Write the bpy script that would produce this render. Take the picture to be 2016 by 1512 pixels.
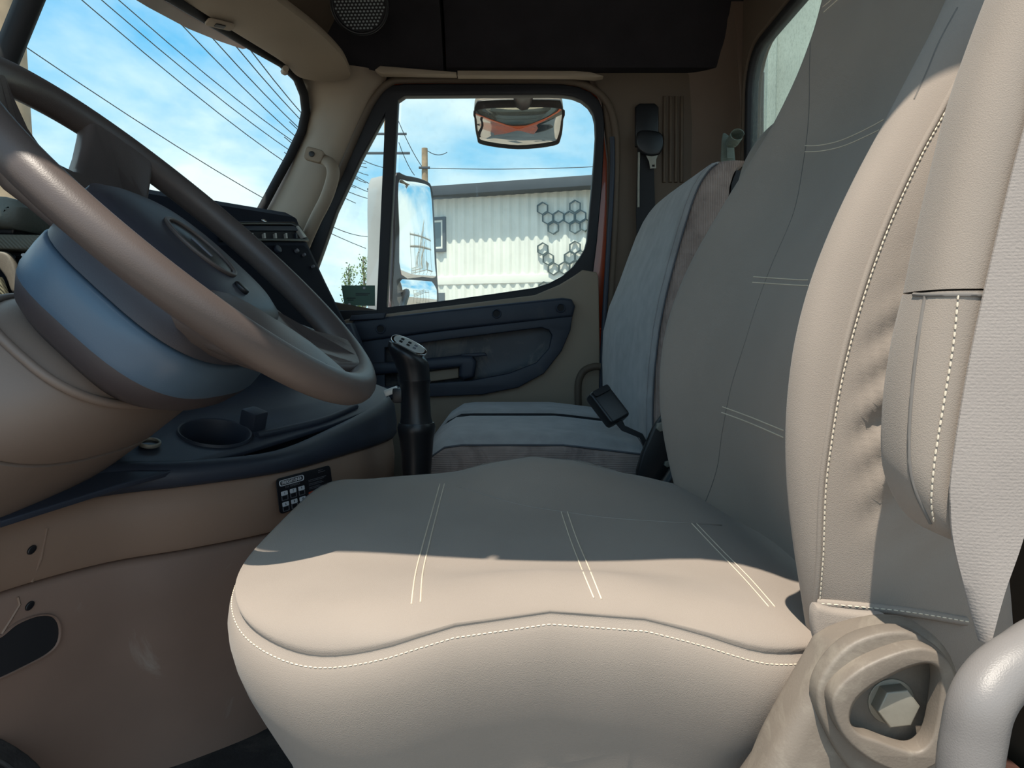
import bpy, bmesh, math, random
from mathutils import Vector, Matrix
from mathutils.bvhtree import BVHTree
random.seed(7)
S = bpy.context.scene
COL = S.collection
for o in list(bpy.data.objects): bpy.data.objects.remove(o)

# ------------------------------------------------------------------ camera
FPX, PITCH = 1456.0, 0.06            # focal length in pixels of the 2016x1512 frame, downward tilt
cd = bpy.data.cameras.new('camera'); cd.sensor_width = 36.0; cd.lens = 36.0*FPX/2016.0
cd.clip_start = 0.02; cd.clip_end = 800
cam = bpy.data.objects.new('camera', cd); COL.objects.link(cam)
cam.location = (0, 0, 0); cam.rotation_euler = (math.pi/2 - PITCH, 0, 0)
S.camera = cam
GROUND = -1.85
# ------------------------------------------------------------------ colour management
S.view_settings.view_transform = 'Standard'; S.view_settings.look = 'None'
S.view_settings.gamma = 1.0; S.view_settings.use_curve_mapping = False
S.view_settings.exposure = 0.45
# ------------------------------------------------------------------ world: blue sky with broken cloud
W = bpy.data.worlds.new('sky'); S.world = W; W.use_nodes = True
nt = W.node_tree; nt.nodes.clear()
def wn(t, **k):
    n = nt.nodes.new(t)
    for a, b in k.items(): setattr(n, a, b)
    return n
def wmath(op, a, b=None):
    n = wn('ShaderNodeMath', operation=op)
    for i, v in enumerate((a, b)):
        if v is None: continue
        if isinstance(v, (int, float)): n.inputs[i].default_value = v
        else: nt.links.new(v, n.inputs[i])
    return n.outputs[0]
tc = wn('ShaderNodeTexCoord'); sep = wn('ShaderNodeSeparateXYZ'); nt.links.new(tc.outputs['Generated'], sep.inputs[0])
zz = wmath('ADD', wmath('ABSOLUTE', sep.outputs[2]), 0.30)
cmb = wn('ShaderNodeCombineXYZ')
nt.links.new(wmath('DIVIDE', sep.outputs[0], zz), cmb.inputs[0]); nt.links.new(wmath('DIVIDE', sep.outputs[1], zz), cmb.inputs[1])
nz = wn('ShaderNodeTexNoise'); nz.inputs['Scale'].default_value = 1.25; nz.inputs['Detail'].default_value = 9
nz.inputs['Roughness'].default_value = 0.55; nz.inputs['Distortion'].default_value = 0.25
mp = wn('ShaderNodeMapping'); mp.inputs['Location'].default_value = (0.0, 0.0, 0.0)
nt.links.new(cmb.outputs[0], mp.inputs[0]); nt.links.new(mp.outputs[0], nz.inputs['Vector'])
cr = wn('ShaderNodeValToRGB'); cr.color_ramp.elements[0].position = 0.38; cr.color_ramp.elements[1].position = 0.60
nt.links.new(nz.outputs['Fac'], cr.inputs[0])
grad = wn('ShaderNodeValToRGB'); g = grad.color_ramp
g.elements[0].position = 0.0; g.elements[0].color = (0.50, 0.72, 0.85, 1)
g.elements[1].position = 0.75; g.elements[1].color = (0.045, 0.27, 0.60, 1)
e = g.elements.new(0.28); e.color = (0.10, 0.43, 0.74, 1)
nt.links.new(wmath('ABSOLUTE', sep.outputs[2]), grad.inputs[0])
mx = wn('ShaderNodeMixRGB'); nt.links.new(cr.outputs[0], mx.inputs[0]); nt.links.new(grad.outputs[0], mx.inputs[1])
mx.inputs[2].default_value = (0.73, 0.83, 0.86, 1)
bgn = wn('ShaderNodeBackground'); nt.links.new(mx.outputs[0], bgn.inputs[0]); bgn.inputs[1].default_value = 1.1
wo = wn('ShaderNodeOutputWorld'); nt.links.new(bgn.outputs[0], wo.inputs[0])
# ------------------------------------------------------------------ sun (behind the camera, high, slightly towards the truck's nose)
SUN = Vector((-0.42, -1.0, 2.5)).normalized()
sl = bpy.data.lights.new('sun', 'SUN'); sl.energy = 4.6; sl.angle = math.radians(0.55); sl.color = (1.0, 0.91, 0.79)
so = bpy.data.objects.new('sun', sl); COL.objects.link(so); so.location = SUN*30
so.rotation_euler = (-SUN).to_track_quat('-Z', 'Y').to_euler()

# ================================================================== helpers
CP, SP = math.cos(PITCH), math.sin(PITCH)
def ray(px, py):
    x = (px-1008)/FPX; v = (756-py)/FPX
    return Vector((x, CP+v*SP, -SP+v*CP))
def U(px, py, Y): d = ray(px, py); return d*(Y/d.y)          # point of that sight line at a given distance across the cab
def UX(px, py, X): d = ray(px, py); return d*(X/d.x)
def UZ(px, py, Z): d = ray(px, py); return d*(Z/d.z)
def UPL(px, py, p0, n): d = ray(px, py); return d*(p0.dot(n)/d.dot(n))

WL = {}
def place(o, parent, wl):
    WL[o.name] = Vector(wl)
    if parent is not None:
        o.parent = parent; o.location = Vector(wl)-WL[parent.name]
    else: o.location = wl
def thing(name, label, cat, loc=(0, 0, 0), group=None, kind=None):
    o = bpy.data.objects.new(name, None); COL.objects.link(o); o.empty_display_size = 0.05
    place(o, None, loc)
    if label: o['label'] = label
    if cat: o['category'] = cat
    if group: o['group'] = group
    if kind: o['kind'] = kind
    return o
def tag(o, label, cat, group=None):
    o['label'] = label; o['category'] = cat
    if group: o['group'] = group
    return o
def struct(o): o['kind'] = 'structure'; return o
def mobj(name, me, mat, parent=None, smooth=True, label=None, angle=40):
    if len(me.vertices):
        xs = [v.co for v in me.vertices]
        c = Vector(((min(v.x for v in xs)+max(v.x for v in xs))/2, (min(v.y for v in xs)+max(v.y for v in xs))/2, min(v.z for v in xs)))
        me.transform(Matrix.Translation(-c))
    else: c = Vector((0, 0, 0))
    o = bpy.data.objects.new(name, me); COL.objects.link(o); place(o, parent, c)
    me.materials.clear(); me.materials.append(mat)
    if smooth:
        me.shade_smooth()
        if angle: me.set_sharp_from_angle(angle=math.radians(angle))
    if label: o['label'] = label
    return o
def mesh(name, verts, faces, mat, parent=None, smooth=True, label=None, angle=40):
    me = bpy.data.meshes.new(name); me.from_pydata([tuple(v) for v in verts], [], faces); me.update()
    bm = bmesh.new(); bm.from_mesh(me); bmesh.ops.recalc_face_normals(bm, faces=bm.faces); bm.to_mesh(me); bm.free()
    return mobj(name, me, mat, parent, smooth, label, angle)
def cr_spline(pts, n=6, closed=False):
    P = [Vector(p) for p in pts]; out = []; L = len(P)
    rng = range(L) if closed else range(L-1)
    for i in rng:
        if closed: a, b, c, d = P[(i-1) % L], P[i], P[(i+1) % L], P[(i+2) % L]
        else: a, b, c, d = P[max(i-1, 0)], P[i], P[i+1], P[min(i+2, L-1)]
        for k in range(n):
            t = k/n
            out.append(0.5*((2*b)+(c-a)*t+(2*a-5*b+4*c-d)*t*t+(3*b-a-3*c+d)*t**3))
    if not closed: out.append(P[-1])
    return out
def lerp_tab(tab, x):
    """smooth cubic through a table of (x, y)"""
    n = len(tab)
    if x <= tab[0][0]: return tab[0][1]
    if x >= tab[-1][0]: return tab[-1][1]
    for i in range(n-1):
        (x0, y0), (x1, y1) = tab[i], tab[i+1]
        if x <= x1:
            h = x1-x0
            m0 = (y1-tab[i-1][1])/(x1-tab[i-1][0]) if i > 0 else (y1-y0)/h
            m1 = (tab[i+2][1]-y0)/(tab[i+2][0]-x0) if i+2 < n else (y1-y0)/h
            t = (x-x0)/h; t2, t3 = t*t, t*t*t
            return (2*t3-3*t2+1)*y0+(t3-2*t2+t)*h*m0+(-2*t3+3*t2)*y1+(t3-t2)*h*m1
def loft_geo(rings, cap=True, closed=True):
    n = len(rings[0]); V = [v for r in rings for v in r]; F = []
    for i in range(len(rings)-1):
        for j in range(n if closed else n-1):
            k = (j+1) % n
            F.append((i*n+j, i*n+k, (i+1)*n+k, (i+1)*n+j))
    if cap:
        F.append(tuple(range(n))); F.append(tuple((len(rings)-1)*n+j for j in range(n)))
    return V, F
def loft(name, rings, mat, parent=None, cap=True, closed=True, label=None, angle=40):
    V, F = loft_geo(rings, cap, closed); return mesh(name, V, F, mat, parent, True, label, angle)
def tube_geo(path, rad, seg=10, closed=False, flat=1.0, upv=None):
    P = [Vector(p) for p in path]; n = len(P); rings = []; prev = None
    for i in range(n):
        if closed: t = P[(i+1) % n]-P[i-1]
        else: t = P[min(i+1, n-1)]-P[max(i-1, 0)]
        t.normalize()
        if upv is not None: a = Vector(upv)-t*t.dot(Vector(upv))
        elif prev is None: a = t.orthogonal()
        else: a = prev-t*t.dot(prev)
        a.normalize(); prev = a; b = t.cross(a)
        r = rad[i] if isinstance(rad, (list, tuple)) else rad
        rings.append([P[i]+a*(r*math.cos(q))+b*(r*flat*math.sin(q)) for q in [2*math.pi*k/seg for k in range(seg)]])
    if closed:
        V = [v for r in rings for v in r]; F = []
        for i in range(n):
            for j in range(seg):
                k = (j+1) % seg; m = (i+1) % n
                F.append((i*seg+j, i*seg+k, m*seg+k, m*seg+j))
        return V, F
    return loft_geo(rings)
def tube(name, path, rad, mat, parent=None, seg=10, closed=False, label=None, flat=1.0, upv=None, angle=60):
    V, F = tube_geo(path, rad, seg, closed, flat, upv); return mesh(name, V, F, mat, parent, True, label, angle)
def join_geo(parts):
    V, F = [], []
    for v, f in parts:
        b = len(V); V += list(v); F += [tuple(i+b for i in q) for q in f]
    return V, F
def FR(o, ex, ey, ez):
    m = Matrix.Identity(4)
    for i, a in enumerate((Vector(ex), Vector(ey), Vector(ez))):
        for r in range(3): m[r][i] = a[r]
    m.translation = Vector(o); return m
YF = lambda Y: FR((0, Y, 0), (1, 0, 0), (0, 0, 1), (0, -1, 0))     # drawing plane standing across the cab
def prism_me(loops, frame, depth, bevel=0.0, res=2, z0=0.0):
    """filled outline (with holes) given thickness; spans local z from z0 to z0+depth"""
    cu = bpy.data.curves.new('tmp', 'CURVE'); cu.dimensions = '2D'; cu.fill_mode = 'BOTH'
    cu.extrude = max(depth/2-bevel, 0.0); cu.bevel_depth = bevel; cu.bevel_resolution = res; cu.offset = -bevel
    for lp in loops:
        sp = cu.splines.new('POLY'); sp.points.add(len(lp)-1)
        for q, p in zip(sp.points, lp): q.co = (p[0], p[1], 0, 1)
        sp.use_cyclic_u = True
    o = bpy.data.objects.new('tmp', cu); COL.objects.link(o)
    dg = bpy.context.evaluated_depsgraph_get(); dg.update()
    me = bpy.data.meshes.new_from_object(o.evaluated_get(dg))
    bpy.data.objects.remove(o); bpy.data.curves.remove(cu)
    bm = bmesh.new(); bm.from_mesh(me); bmesh.ops.remove_doubles(bm, verts=bm.verts, dist=1e-6)
    bmesh.ops.recalc_face_normals(bm, faces=bm.faces); bm.to_mesh(me); bm.free()
    me.transform(frame @ Matrix.Translation((0, 0, z0+depth/2))); return me
def prism(name, loops, frame, depth, mat, parent=None, bevel=0.0, label=None, z0=0.0, res=2, angle=35):
    return mobj(name, prism_me(loops, frame, depth, bevel, res, z0), mat, parent, True, label, angle)
def pl(pts, Y, n=0):
    q = [U(x, y, Y) for x, y in pts]; q = [Vector((p.x, p.z, 0)) for p in q]
    return cr_spline(q, n, True) if n else q
def box_geo(c, s, m=None):
    c = Vector(c); s = Vector(s)/2
    V = [Vector((x*s.x, y*s.y, z*s.z)) for x in (-1, 1) for y in (-1, 1) for z in (-1, 1)]
    if m is not None: V = [m @ v for v in V]
    V = [v+c for v in V]
    return V, [(0, 1, 3, 2), (4, 6, 7, 5), (0, 4, 5, 1), (2, 3, 7, 6), (0, 2, 6, 4), (1, 5, 7, 3)]
def bev_mesh(name, V, F, mat, parent=None, bevel=0.004, seg=2, label=None):
    me = bpy.data.meshes.new(name); me.from_pydata([tuple(v) for v in V], [], F)
    bm = bmesh.new(); bm.from_mesh(me); bmesh.ops.recalc_face_normals(bm, faces=bm.faces)
    bmesh.ops.bevel(bm, geom=list(bm.edges), offset=bevel, segments=seg, profile=0.6, affect='EDGES', clamp_overlap=True)
    bm.to_mesh(me); bm.free(); return mobj(name, me, mat, parent, True, label, 40)
def rbox(name, c, s, mat, parent=None, bevel=0.004, m=None, label=None, seg=2):
    V, F = box_geo(c, s, m); return bev_mesh(name, V, F, mat, parent, bevel, seg, label)
def rrect(x0, y0, x1, y1, r, n=5):
    out = []
    for cx, cy, a in ((x1-r, y1-r, 0), (x0+r, y1-r, 90), (x0+r, y0+r, 180), (x1-r, y0+r, 270)):
        for k in range(n+1):
            q = math.radians(a+90*k/n); out.append(Vector((cx+r*math.cos(q), cy+r*math.sin(q), 0)))
    return out
def oval(cx, cy, a, b, n=32, p=2.0):
    out = []
    for k in range(n):
        t = 2*math.pi*k/n; c, s = math.cos(t), math.sin(t)
        out.append(Vector((cx+a*math.copysign(abs(c)**(2/p), c), cy+b*math.copysign(abs(s)**(2/p), s), 0)))
    return out
def bvh(o):
    w = WL[o.name]
    return BVHTree.FromPolygons([v.co+w for v in o.data.vertices], [tuple(p.vertices) for p in o.data.polygons])
def cast(tree, px, py, off=0.0):
    d = ray(px, py).normalized(); h = tree.ray_cast(Vector((0, 0, 0)), d)
    if h[0] is None: return None, None
    n = h[1] if h[1].dot(d) < 0 else -h[1]
    return h[0]+n*off, n
def on_surf(tree, pts, off=0.0004, n=8, jump=0.0):
    P = cr_spline([Vector((x, y, 0)) for x, y in pts], n); out = []
    for p in P:
        q, nn = cast(tree, p.x, p.y, off)
        if q is None: continue
        if out and jump and abs(q.y-out[-1].y) > jump: break
        out.append(q)
    return out
def resample(P, step):
    out = [P[0]]; acc = 0.0
    for a, b in zip(P, P[1:]):
        L = (b-a).length
        if L < 1e-9: continue
        pos = step-acc
        while pos <= L: out.append(a+(b-a)*(pos/L)); pos += step
        acc = (acc+L) % step if L+acc >= step else acc+L
    return out
def stitches(name, P, mat, parent, dash=0.006, gap=0.003, r=0.0008, label=None):
    Q = resample(P, (dash+gap)/3); parts = []
    for i in range(0, len(Q)-2, 3): parts.append(tube_geo([Q[i], (Q[i]+Q[i+2])/2, Q[i+2]], [r*.7, r, r*.7], 5))
    V, F = join_geo(parts); o = mesh(name, V, F, mat, parent, True, label); return o
def text_me(s, size, frame, depth=0.0, bold=False, align='CENTER'):
    cu = bpy.data.curves.new('tmp', 'FONT'); cu.body = s; cu.size = size; cu.align_x = align; cu.align_y = 'CENTER'; cu.extrude = depth
    if bold: cu.offset = size*0.012
    cu.resolution_u = 3
    o = bpy.data.objects.new('tmp', cu); COL.objects.link(o)
    dg = bpy.context.evaluated_depsgraph_get(); dg.update()
    me = bpy.data.meshes.new_from_object(o.evaluated_get(dg)); bpy.data.objects.remove(o); bpy.data.curves.remove(cu)
    me.transform(frame); return me
def text(name, s, size, frame, mat, parent, bold=False, label=None, depth=0.0002, fit=None):
    me = text_me(s, size, Matrix.Identity(4), depth, bold)
    if fit:
        w = max(v.co.x for v in me.vertices)-min(v.co.x for v in me.vertices); me.transform(Matrix.Scale(fit/w, 4, (1, 0, 0)))
    me.transform(frame); return mobj(name, me, mat, parent, False, label)

# ------------------------------------------------------------------ materials
def new_mat(name):
    m = bpy.data.materials.new(name); m.use_nodes = True; m.node_tree.nodes.clear(); return m
def M(name, base, rough=0.6, var=0.12, vscale=14, bump=0.0, bscale=400, metal=0.0, spec=0.5, sheen=0.0, rib=None, dirt=None, coat=0.0, weave=None):
    m = new_mat(name); t = m.node_tree; N = t.nodes; L = t.links
    out = N.new('ShaderNodeOutputMaterial'); b = N.new('ShaderNodeBsdfPrincipled'); L.new(b.outputs[0], out.inputs[0])
    b.inputs['Roughness'].default_value = rough; b.inputs['Metallic'].default_value = metal
    b.inputs['Specular IOR Level'].default_value = spec; b.inputs['Sheen Weight'].default_value = sheen; b.inputs['Coat Weight'].default_value = coat
    co = N.new('ShaderNodeTexCoord')
    n1 = N.new('ShaderNodeTexNoise'); n1.inputs['Scale'].default_value = vscale; n1.inputs['Detail'].default_value = 5; L.new(co.outputs['Object'], n1.inputs['Vector'])
    r = N.new('ShaderNodeValToRGB'); r.color_ramp.elements[0].position = 0.3; r.color_ramp.elements[1].position = 0.7
    r.color_ramp.elements[0].color = tuple(c*(1-var) for c in base)+(1,); r.color_ramp.elements[1].color = tuple(min(c*(1+var), 1) for c in base)+(1,)
    L.new(n1.outputs['Fac'], r.inputs[0]); colr = r.outputs[0]
    if dirt:
        dc, ds, lo, hi = dirt
        n2 = N.new('ShaderNodeTexNoise'); n2.inputs['Scale'].default_value = ds; n2.inputs['Detail'].default_value = 8; n2.inputs['Roughness'].default_value = 0.65; n2.inputs['Distortion'].default_value = 0.8
        L.new(co.outputs['Object'], n2.inputs['Vector'])
        r2 = N.new('ShaderNodeValToRGB'); r2.color_ramp.elements[0].position = lo; r2.color_ramp.elements[1].position = hi; L.new(n2.outputs['Fac'], r2.inputs[0])
        mixn = N.new('ShaderNodeMixRGB'); L.new(r2.outputs[0], mixn.inputs[0]); L.new(colr, mixn.inputs[1]); mixn.inputs[2].default_value = tuple(dc)+(1,)
        colr = mixn.outputs[0]
    L.new(colr, b.inputs['Base Color'])
    hs = []
    if bump:
        n3 = N.new('ShaderNodeTexNoise'); n3.inputs['Scale'].default_value = bscale; n3.inputs['Detail'].default_value = 3; L.new(co.outputs['Object'], n3.inputs['Vector']); hs.append((n3.outputs['Fac'], bump, 0.002))
    if rib:
        ax, sc, st = rib
        wv = N.new('ShaderNodeTexWave'); wv.bands_direction = ax; wv.inputs['Scale'].default_value = sc; wv.inputs['Distortion'].default_value = 0.6; wv.inputs['Detail'].default_value = 2
        L.new(co.outputs['Object'], wv.inputs['Vector']); hs.append((wv.outputs['Fac'], st, 0.002))
    if weave:
        sc, st = weave
        for ax in ('X', 'Z'):
            wv = N.new('ShaderNodeTexWave'); wv.bands_direction = ax; wv.inputs['Scale'].default_value = sc; wv.inputs['Distortion'].default_value = 1.0; wv.inputs['Detail'].default_value = 1
            L.new(co.outputs['Object'], wv.inputs['Vector']); hs.append((wv.outputs['Fac'], st, 0.001))
    prev = None
    for h, st, dist in hs:
        bp = N.new('ShaderNodeBump'); bp.inputs['Strength'].default_value = st; bp.inputs['Distance'].default_value = dist; L.new(h, bp.inputs['Height'])
        if prev: L.new(prev, bp.inputs['Normal'])
        prev = bp.outputs[0]
    if prev: L.new(prev, b.inputs['Normal'])
    return m
def glass_mat(name, tint=(0.93, 0.97, 0.95), refl=0.06, dust=0.0, dscale=60, dcol=(0.7, 0.72, 0.66), lo=0.55, hi=0.7):
    m = new_mat(name); t = m.node_tree; N = t.nodes; L = t.links
    out = N.new('ShaderNodeOutputMaterial'); tr = N.new('ShaderNodeBsdfTransparent'); tr.inputs[0].default_value = tuple(tint)+(1,)
    gl = N.new('ShaderNodeBsdfGlossy'); gl.inputs['Roughness'].default_value = 0.03
    mx_ = N.new('ShaderNodeMixShader'); mx_.inputs[0].default_value = refl; L.new(tr.outputs[0], mx_.inputs[1]); L.new(gl.outputs[0], mx_.inputs[2]); last = mx_.outputs[0]
    if dust:
        co = N.new('ShaderNodeTexCoord'); n = N.new('ShaderNodeTexNoise'); n.inputs['Scale'].default_value = dscale; n.inputs['Detail'].default_value = 6; n.inputs['Roughness'].default_value = 0.7
        L.new(co.outputs['Object'], n.inputs['Vector'])
        r = N.new('ShaderNodeValToRGB'); r.color_ramp.elements[0].position = lo; r.color_ramp.elements[1].position = hi
        r.color_ramp.elements[0].color = (dust*.25,)*3+(1,); r.color_ramp.elements[1].color = (dust,)*3+(1,)
        L.new(n.outputs['Fac'], r.inputs[0])
        tl = N.new('ShaderNodeBsdfTranslucent'); tl.inputs[0].default_value = tuple(dcol)+(1,)
        df = N.new('ShaderNodeBsdfDiffuse'); df.inputs[0].default_value = tuple(dcol)+(1,)
        ad = N.new('ShaderNodeMixShader'); ad.inputs[0].default_value = 0.5; L.new(tl.outputs[0], ad.inputs[1]); L.new(df.outputs[0], ad.inputs[2])
        m2 = N.new('ShaderNodeMixShader'); L.new(r.outputs[0], m2.inputs[0]); L.new(last, m2.inputs[1]); L.new(ad.outputs[0], m2.inputs[2]); last = m2.outputs[0]
    L.new(last, out.inputs[0]); return m

COVER = M('seat_cover_fabric', (0.300, 0.255, 0.215), 0.92, 0.05, 9, bump=0.22, bscale=1300, spec=0.15, sheen=0.15)
COVER2 = M('seat_cover_insert', (0.33, 0.325, 0.325), 0.92, 0.04, 9, bump=0.08, bscale=900, spec=0.15, sheen=0.15)
THREAD = M('stitch_thread', (0.70, 0.61, 0.48), 0.8, 0.05)
SEAM = M('dark_seam_cord', (0.10, 0.10, 0.11), 0.9, 0.05)  # even dark grey for seam cords and cover edges
SEAMM = M('seam_mid', (0.17, 0.155, 0.14), 0.9, 0.05)
SEAML = M('seam_cord', (0.27, 0.24, 0.21), 0.9, 0.05)
VELOUR = M('velour_grey', (0.375, 0.355, 0.345), 0.95, 0.12, 25, bump=0.15, bscale=500, spec=0.1, sheen=0.3, dirt=((0.28, 0.26, 0.25), 9, 0.52, 0.78))
RIBBED = M('ribbed_cloth', (0.36, 0.27, 0.23), 0.95, 0.15, 30, bump=0.2, bscale=300, spec=0.1, rib=('X', 75, 0.5), dirt=((0.16, 0.12, 0.11), 14, 0.5, 0.75))
RIBBEDH = M('ribbed_cloth_horizontal', (0.36, 0.27, 0.23), 0.95, 0.15, 30, bump=0.2, bscale=300, spec=0.1, rib=('Z', 75, 0.5), dirt=((0.16, 0.12, 0.11), 14, 0.5, 0.75))
WEBBING = M('belt_webbing', (0.31, 0.275, 0.25), 0.85, 0.05, 20, spec=0.2, rib=('Z', 160, 0.06), bump=0.2, bscale=600)
TAN = M('tan_plastic', (0.29, 0.185, 0.132), 0.55, 0.10, 6, bump=0.06, bscale=700, dirt=((0.26, 0.19, 0.15), 5, 0.62, 0.85))
TANW = M('tan_plastic_scuffed', (0.27, 0.168, 0.125), 0.6, 0.14, 5, bump=0.06, bscale=700, dirt=((0.42, 0.34, 0.28), 10, 0.60, 0.80))
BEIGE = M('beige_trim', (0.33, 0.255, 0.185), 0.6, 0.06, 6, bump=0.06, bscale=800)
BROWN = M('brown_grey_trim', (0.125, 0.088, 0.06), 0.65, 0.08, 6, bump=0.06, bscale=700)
NAVY = M('dark_slate_plastic', (0.030, 0.037, 0.056), 0.5, 0.12, 8, bump=0.08, bscale=800, dirt=((0.07, 0.07, 0.075), 7, 0.6, 0.85))
NAVYW = M('dark_slate_plastic_scuffed', (0.030, 0.036, 0.050), 0.42, 0.15, 8, bump=0.08, bscale=800, dirt=((0.17, 0.155, 0.13), 11, 0.48, 0.72))
HUBSKY = M('wheel_hub_sky_tint', (0.075, 0.125, 0.185), 0.36, 0.06, 8, bump=0.06, bscale=900, spec=0.6)  # blue sky light put into the colour of the hub's upper part
RIMM = M('wheel_rim_skin', (0.10, 0.078, 0.070), 0.42, 0.10, 10, bump=0.10, bscale=900, spec=0.5)
COLUMN = M('column_shroud_plastic', (0.19, 0.145, 0.12), 0.5, 0.08, 6, bump=0.06, bscale=800)
BLACK = M('black_plastic', (0.012, 0.012, 0.014), 0.35, 0.1, 10, bump=0.03, bscale=700)
BLACKM = M('black_rubber', (0.014, 0.013, 0.015), 0.7, 0.1, 10, bump=0.05, bscale=500)
FRAMEB = M('window_frame_black', (0.011, 0.010, 0.013), 0.55, 0.1, 10)
HEADLINER = M('headliner_cloth', (0.030, 0.027, 0.030), 0.95, 0.1, 12, bump=0.15, bscale=500, spec=0.1)
CARPET = M('dark_floor_mat', (0.03, 0.026, 0.025), 0.9, 0.3, 40, bump=0.5, bscale=250, dirt=((0.11, 0.09, 0.075), 6, 0.5, 0.75))
DARKRED = M('dark_red_carpet', (0.06, 0.022, 0.014), 0.95, 0.4, 30, bump=0.6, bscale=300)
ORANGE = M('orange_paint', (0.62, 0.085, 0.012), 0.25, 0.03, 5, coat=0.6)
GREYPL = M('dusty_grey_plastic', (0.185, 0.155, 0.125), 0.55, 0.14, 15, bump=0.10, bscale=600, dirt=((0.29, 0.255, 0.205), 22, 0.5, 0.75))
HANDLEG = M('textured_grey_handle', (0.20, 0.185, 0.175), 0.42, 0.05, 20, bump=0.14, bscale=1100)
STEEL = M('dull_steel', (0.33, 0.31, 0.26), 0.5, 0.15, 30, metal=0.5, bump=0.1, bscale=200)
CHROME = M('chrome', (0.75, 0.75, 0.75), 0.15, 0.02, metal=1.0)
SILVER = M('silver_plate', (0.55, 0.54, 0.50), 0.35, 0.04, metal=0.2)
DARKMETAL = M('black_metal', (0.012, 0.011, 0.012), 0.4, 0.1)
MIRROR = M('mirror_glass', (0.88, 0.90, 0.90), 0.015, 0.0, metal=1.0)
HOUSING = M('mirror_housing_grey', (0.38, 0.40, 0.42), 0.55, 0.06)
WINGLASS = glass_mat('side_glass', (0.95, 0.985, 0.95), 0.04, dust=0.05, dscale=45, lo=0.5, hi=0.8)
SHIELD = glass_mat('windshield_glass', (0.95, 0.985, 0.97), 0.035, dust=0.02, dscale=30)
DIRTY = glass_mat('dirty_rear_glass', (0.92, 0.97, 0.97), 0.05, dust=0.30, dscale=130, dcol=(0.40, 0.46, 0.40), lo=0.50, hi=0.68)
GREENT = M('green_panel', (0.12, 0.22, 0.165), 0.6, 0.08)
STRAPG = M('grey_green_strap', (0.17, 0.205, 0.175), 0.85, 0.1, 30, rib=('Z', 120, 0.3))
WHITE = M('white_print', (0.75, 0.75, 0.78), 0.6, 0.02)
GREYP = M('grey_print', (0.16, 0.16, 0.18), 0.6, 0.02)
REDP = M('orange_print', (0.60, 0.07, 0.02), 0.6, 0.02)
DECALB = M('decal_black', (0.008, 0.008, 0.012), 0.4, 0.02)
CONTW = M('white_container_paint', (0.74, 0.75, 0.70), 0.6, 0.05, 1.5)
FASCIA = M('dark_fascia', (0.055, 0.07, 0.09), 0.6, 0.1, 2)
HEXM = M('dark_green_steel', (0.03, 0.05, 0.045), 0.6, 0.1)
WOOD = M('weathered_wood', (0.33, 0.24, 0.16), 0.85, 0.25, 4, bump=0.3, bscale=30)
WIRE = M('wire', (0.03, 0.035, 0.04), 0.7, 0.0)
GRAVEL = M('gravel', (0.23, 0.20, 0.17), 0.95, 0.25, 2.0, bump=0.4, bscale=20)
LEAF = M('leaf', (0.13, 0.19, 0.06), 0.8, 0.3, 4)
BARK = M('bark', (0.16, 0.13, 0.10), 0.9, 0.2)
BODYG = M('shed_paint', (0.33, 0.37, 0.31), 0.7, 0.15, 1.5)
WGLASS = M('building_glass', (0.05, 0.09, 0.11), 0.05, 0.05, spec=0.9)

# ================================================================== the place outside
gm = mesh('ground', [(-120, -60, GROUND), (120, -60, GROUND), (120, 140, GROUND), (-120, 140, GROUND)], [(0, 1, 2, 3)], GRAVEL); struct(gm)

# ================================================================== cab shell (structure)
YR, YL, YM = 2.10, 0.37, 1.23        # passenger side wall, driver side rail, middle of the cab
XB = 0.597                            # rear wall
fl = rbox('floor', (-0.20, 1.23, -0.61), (1.70, 1.90, 0.06), CARPET, None, 0.004); struct(fl)
# ceiling: one curved headliner section swept along the cab, roof skin on top
prof = [(2.13, 0.735), (2.05, 0.735), (2.035, 0.775), (2.00, 0.84), (1.90, 0.93), (1.72, 0.975), (1.23, 0.985), (0.72, 0.975), (0.55, 0.93), (0.45, 0.84), (0.415, 0.775), (0.37, 0.745), (0.328, 0.745)]
top = [(0.322, 0.80), (0.345, 0.90), (0.50, 1.02), (0.72, 1.05), (1.23, 1.06), (1.75, 1.05), (2.00, 1.01), (2.11, 0.92), (2.15, 0.80)]
def sweepX(name, P, x0, x1, mat, parent=None, n=2, label=None):
    rings = []
    for i in range(n): 
        x = x0+(x1-x0)*i/(n-1); rings.append([Vector((x, a, b)) for a, b in P])
    return loft(name, rings, mat, parent, True, True, label, 35)
c1 = sweepX('ceiling', prof+[(0.328, 0.80), (0.36, 0.90), (0.50, 1.0), (1.23, 1.02), (1.98, 0.99), (2.09, 0.91), (2.13, 0.80)], -0.178, XB+0.05, HEADLINER); struct(c1)
sweepX('roof_skin', [(2.131, 0.80), (2.091, 0.911), (1.981, 0.991), (1.23, 1.021), (0.499, 1.001), (0.359, 0.901), (0.327, 0.80)]+top, -0.62, XB+0.08, ORANGE, c1)
c2 = sweepX('overhead_console', [(2.125, 0.735), (2.05, 0.73), (2.025, 0.77), (1.98, 0.83), (1.88, 0.90), (1.72, 0.94), (1.23, 0.95), (0.72, 0.94), (0.55, 0.90), (0.45, 0.83), (0.41, 0.765), (0.37, 0.745), (0.329, 0.745), (0.329, 0.80), (0.37, 0.90), (0.53, 0.998), (1.23, 1.015), (1.97, 0.985), (2.08, 0.90), (2.125, 0.80)], -0.60, -0.186, HEADLINER, c1)
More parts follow.
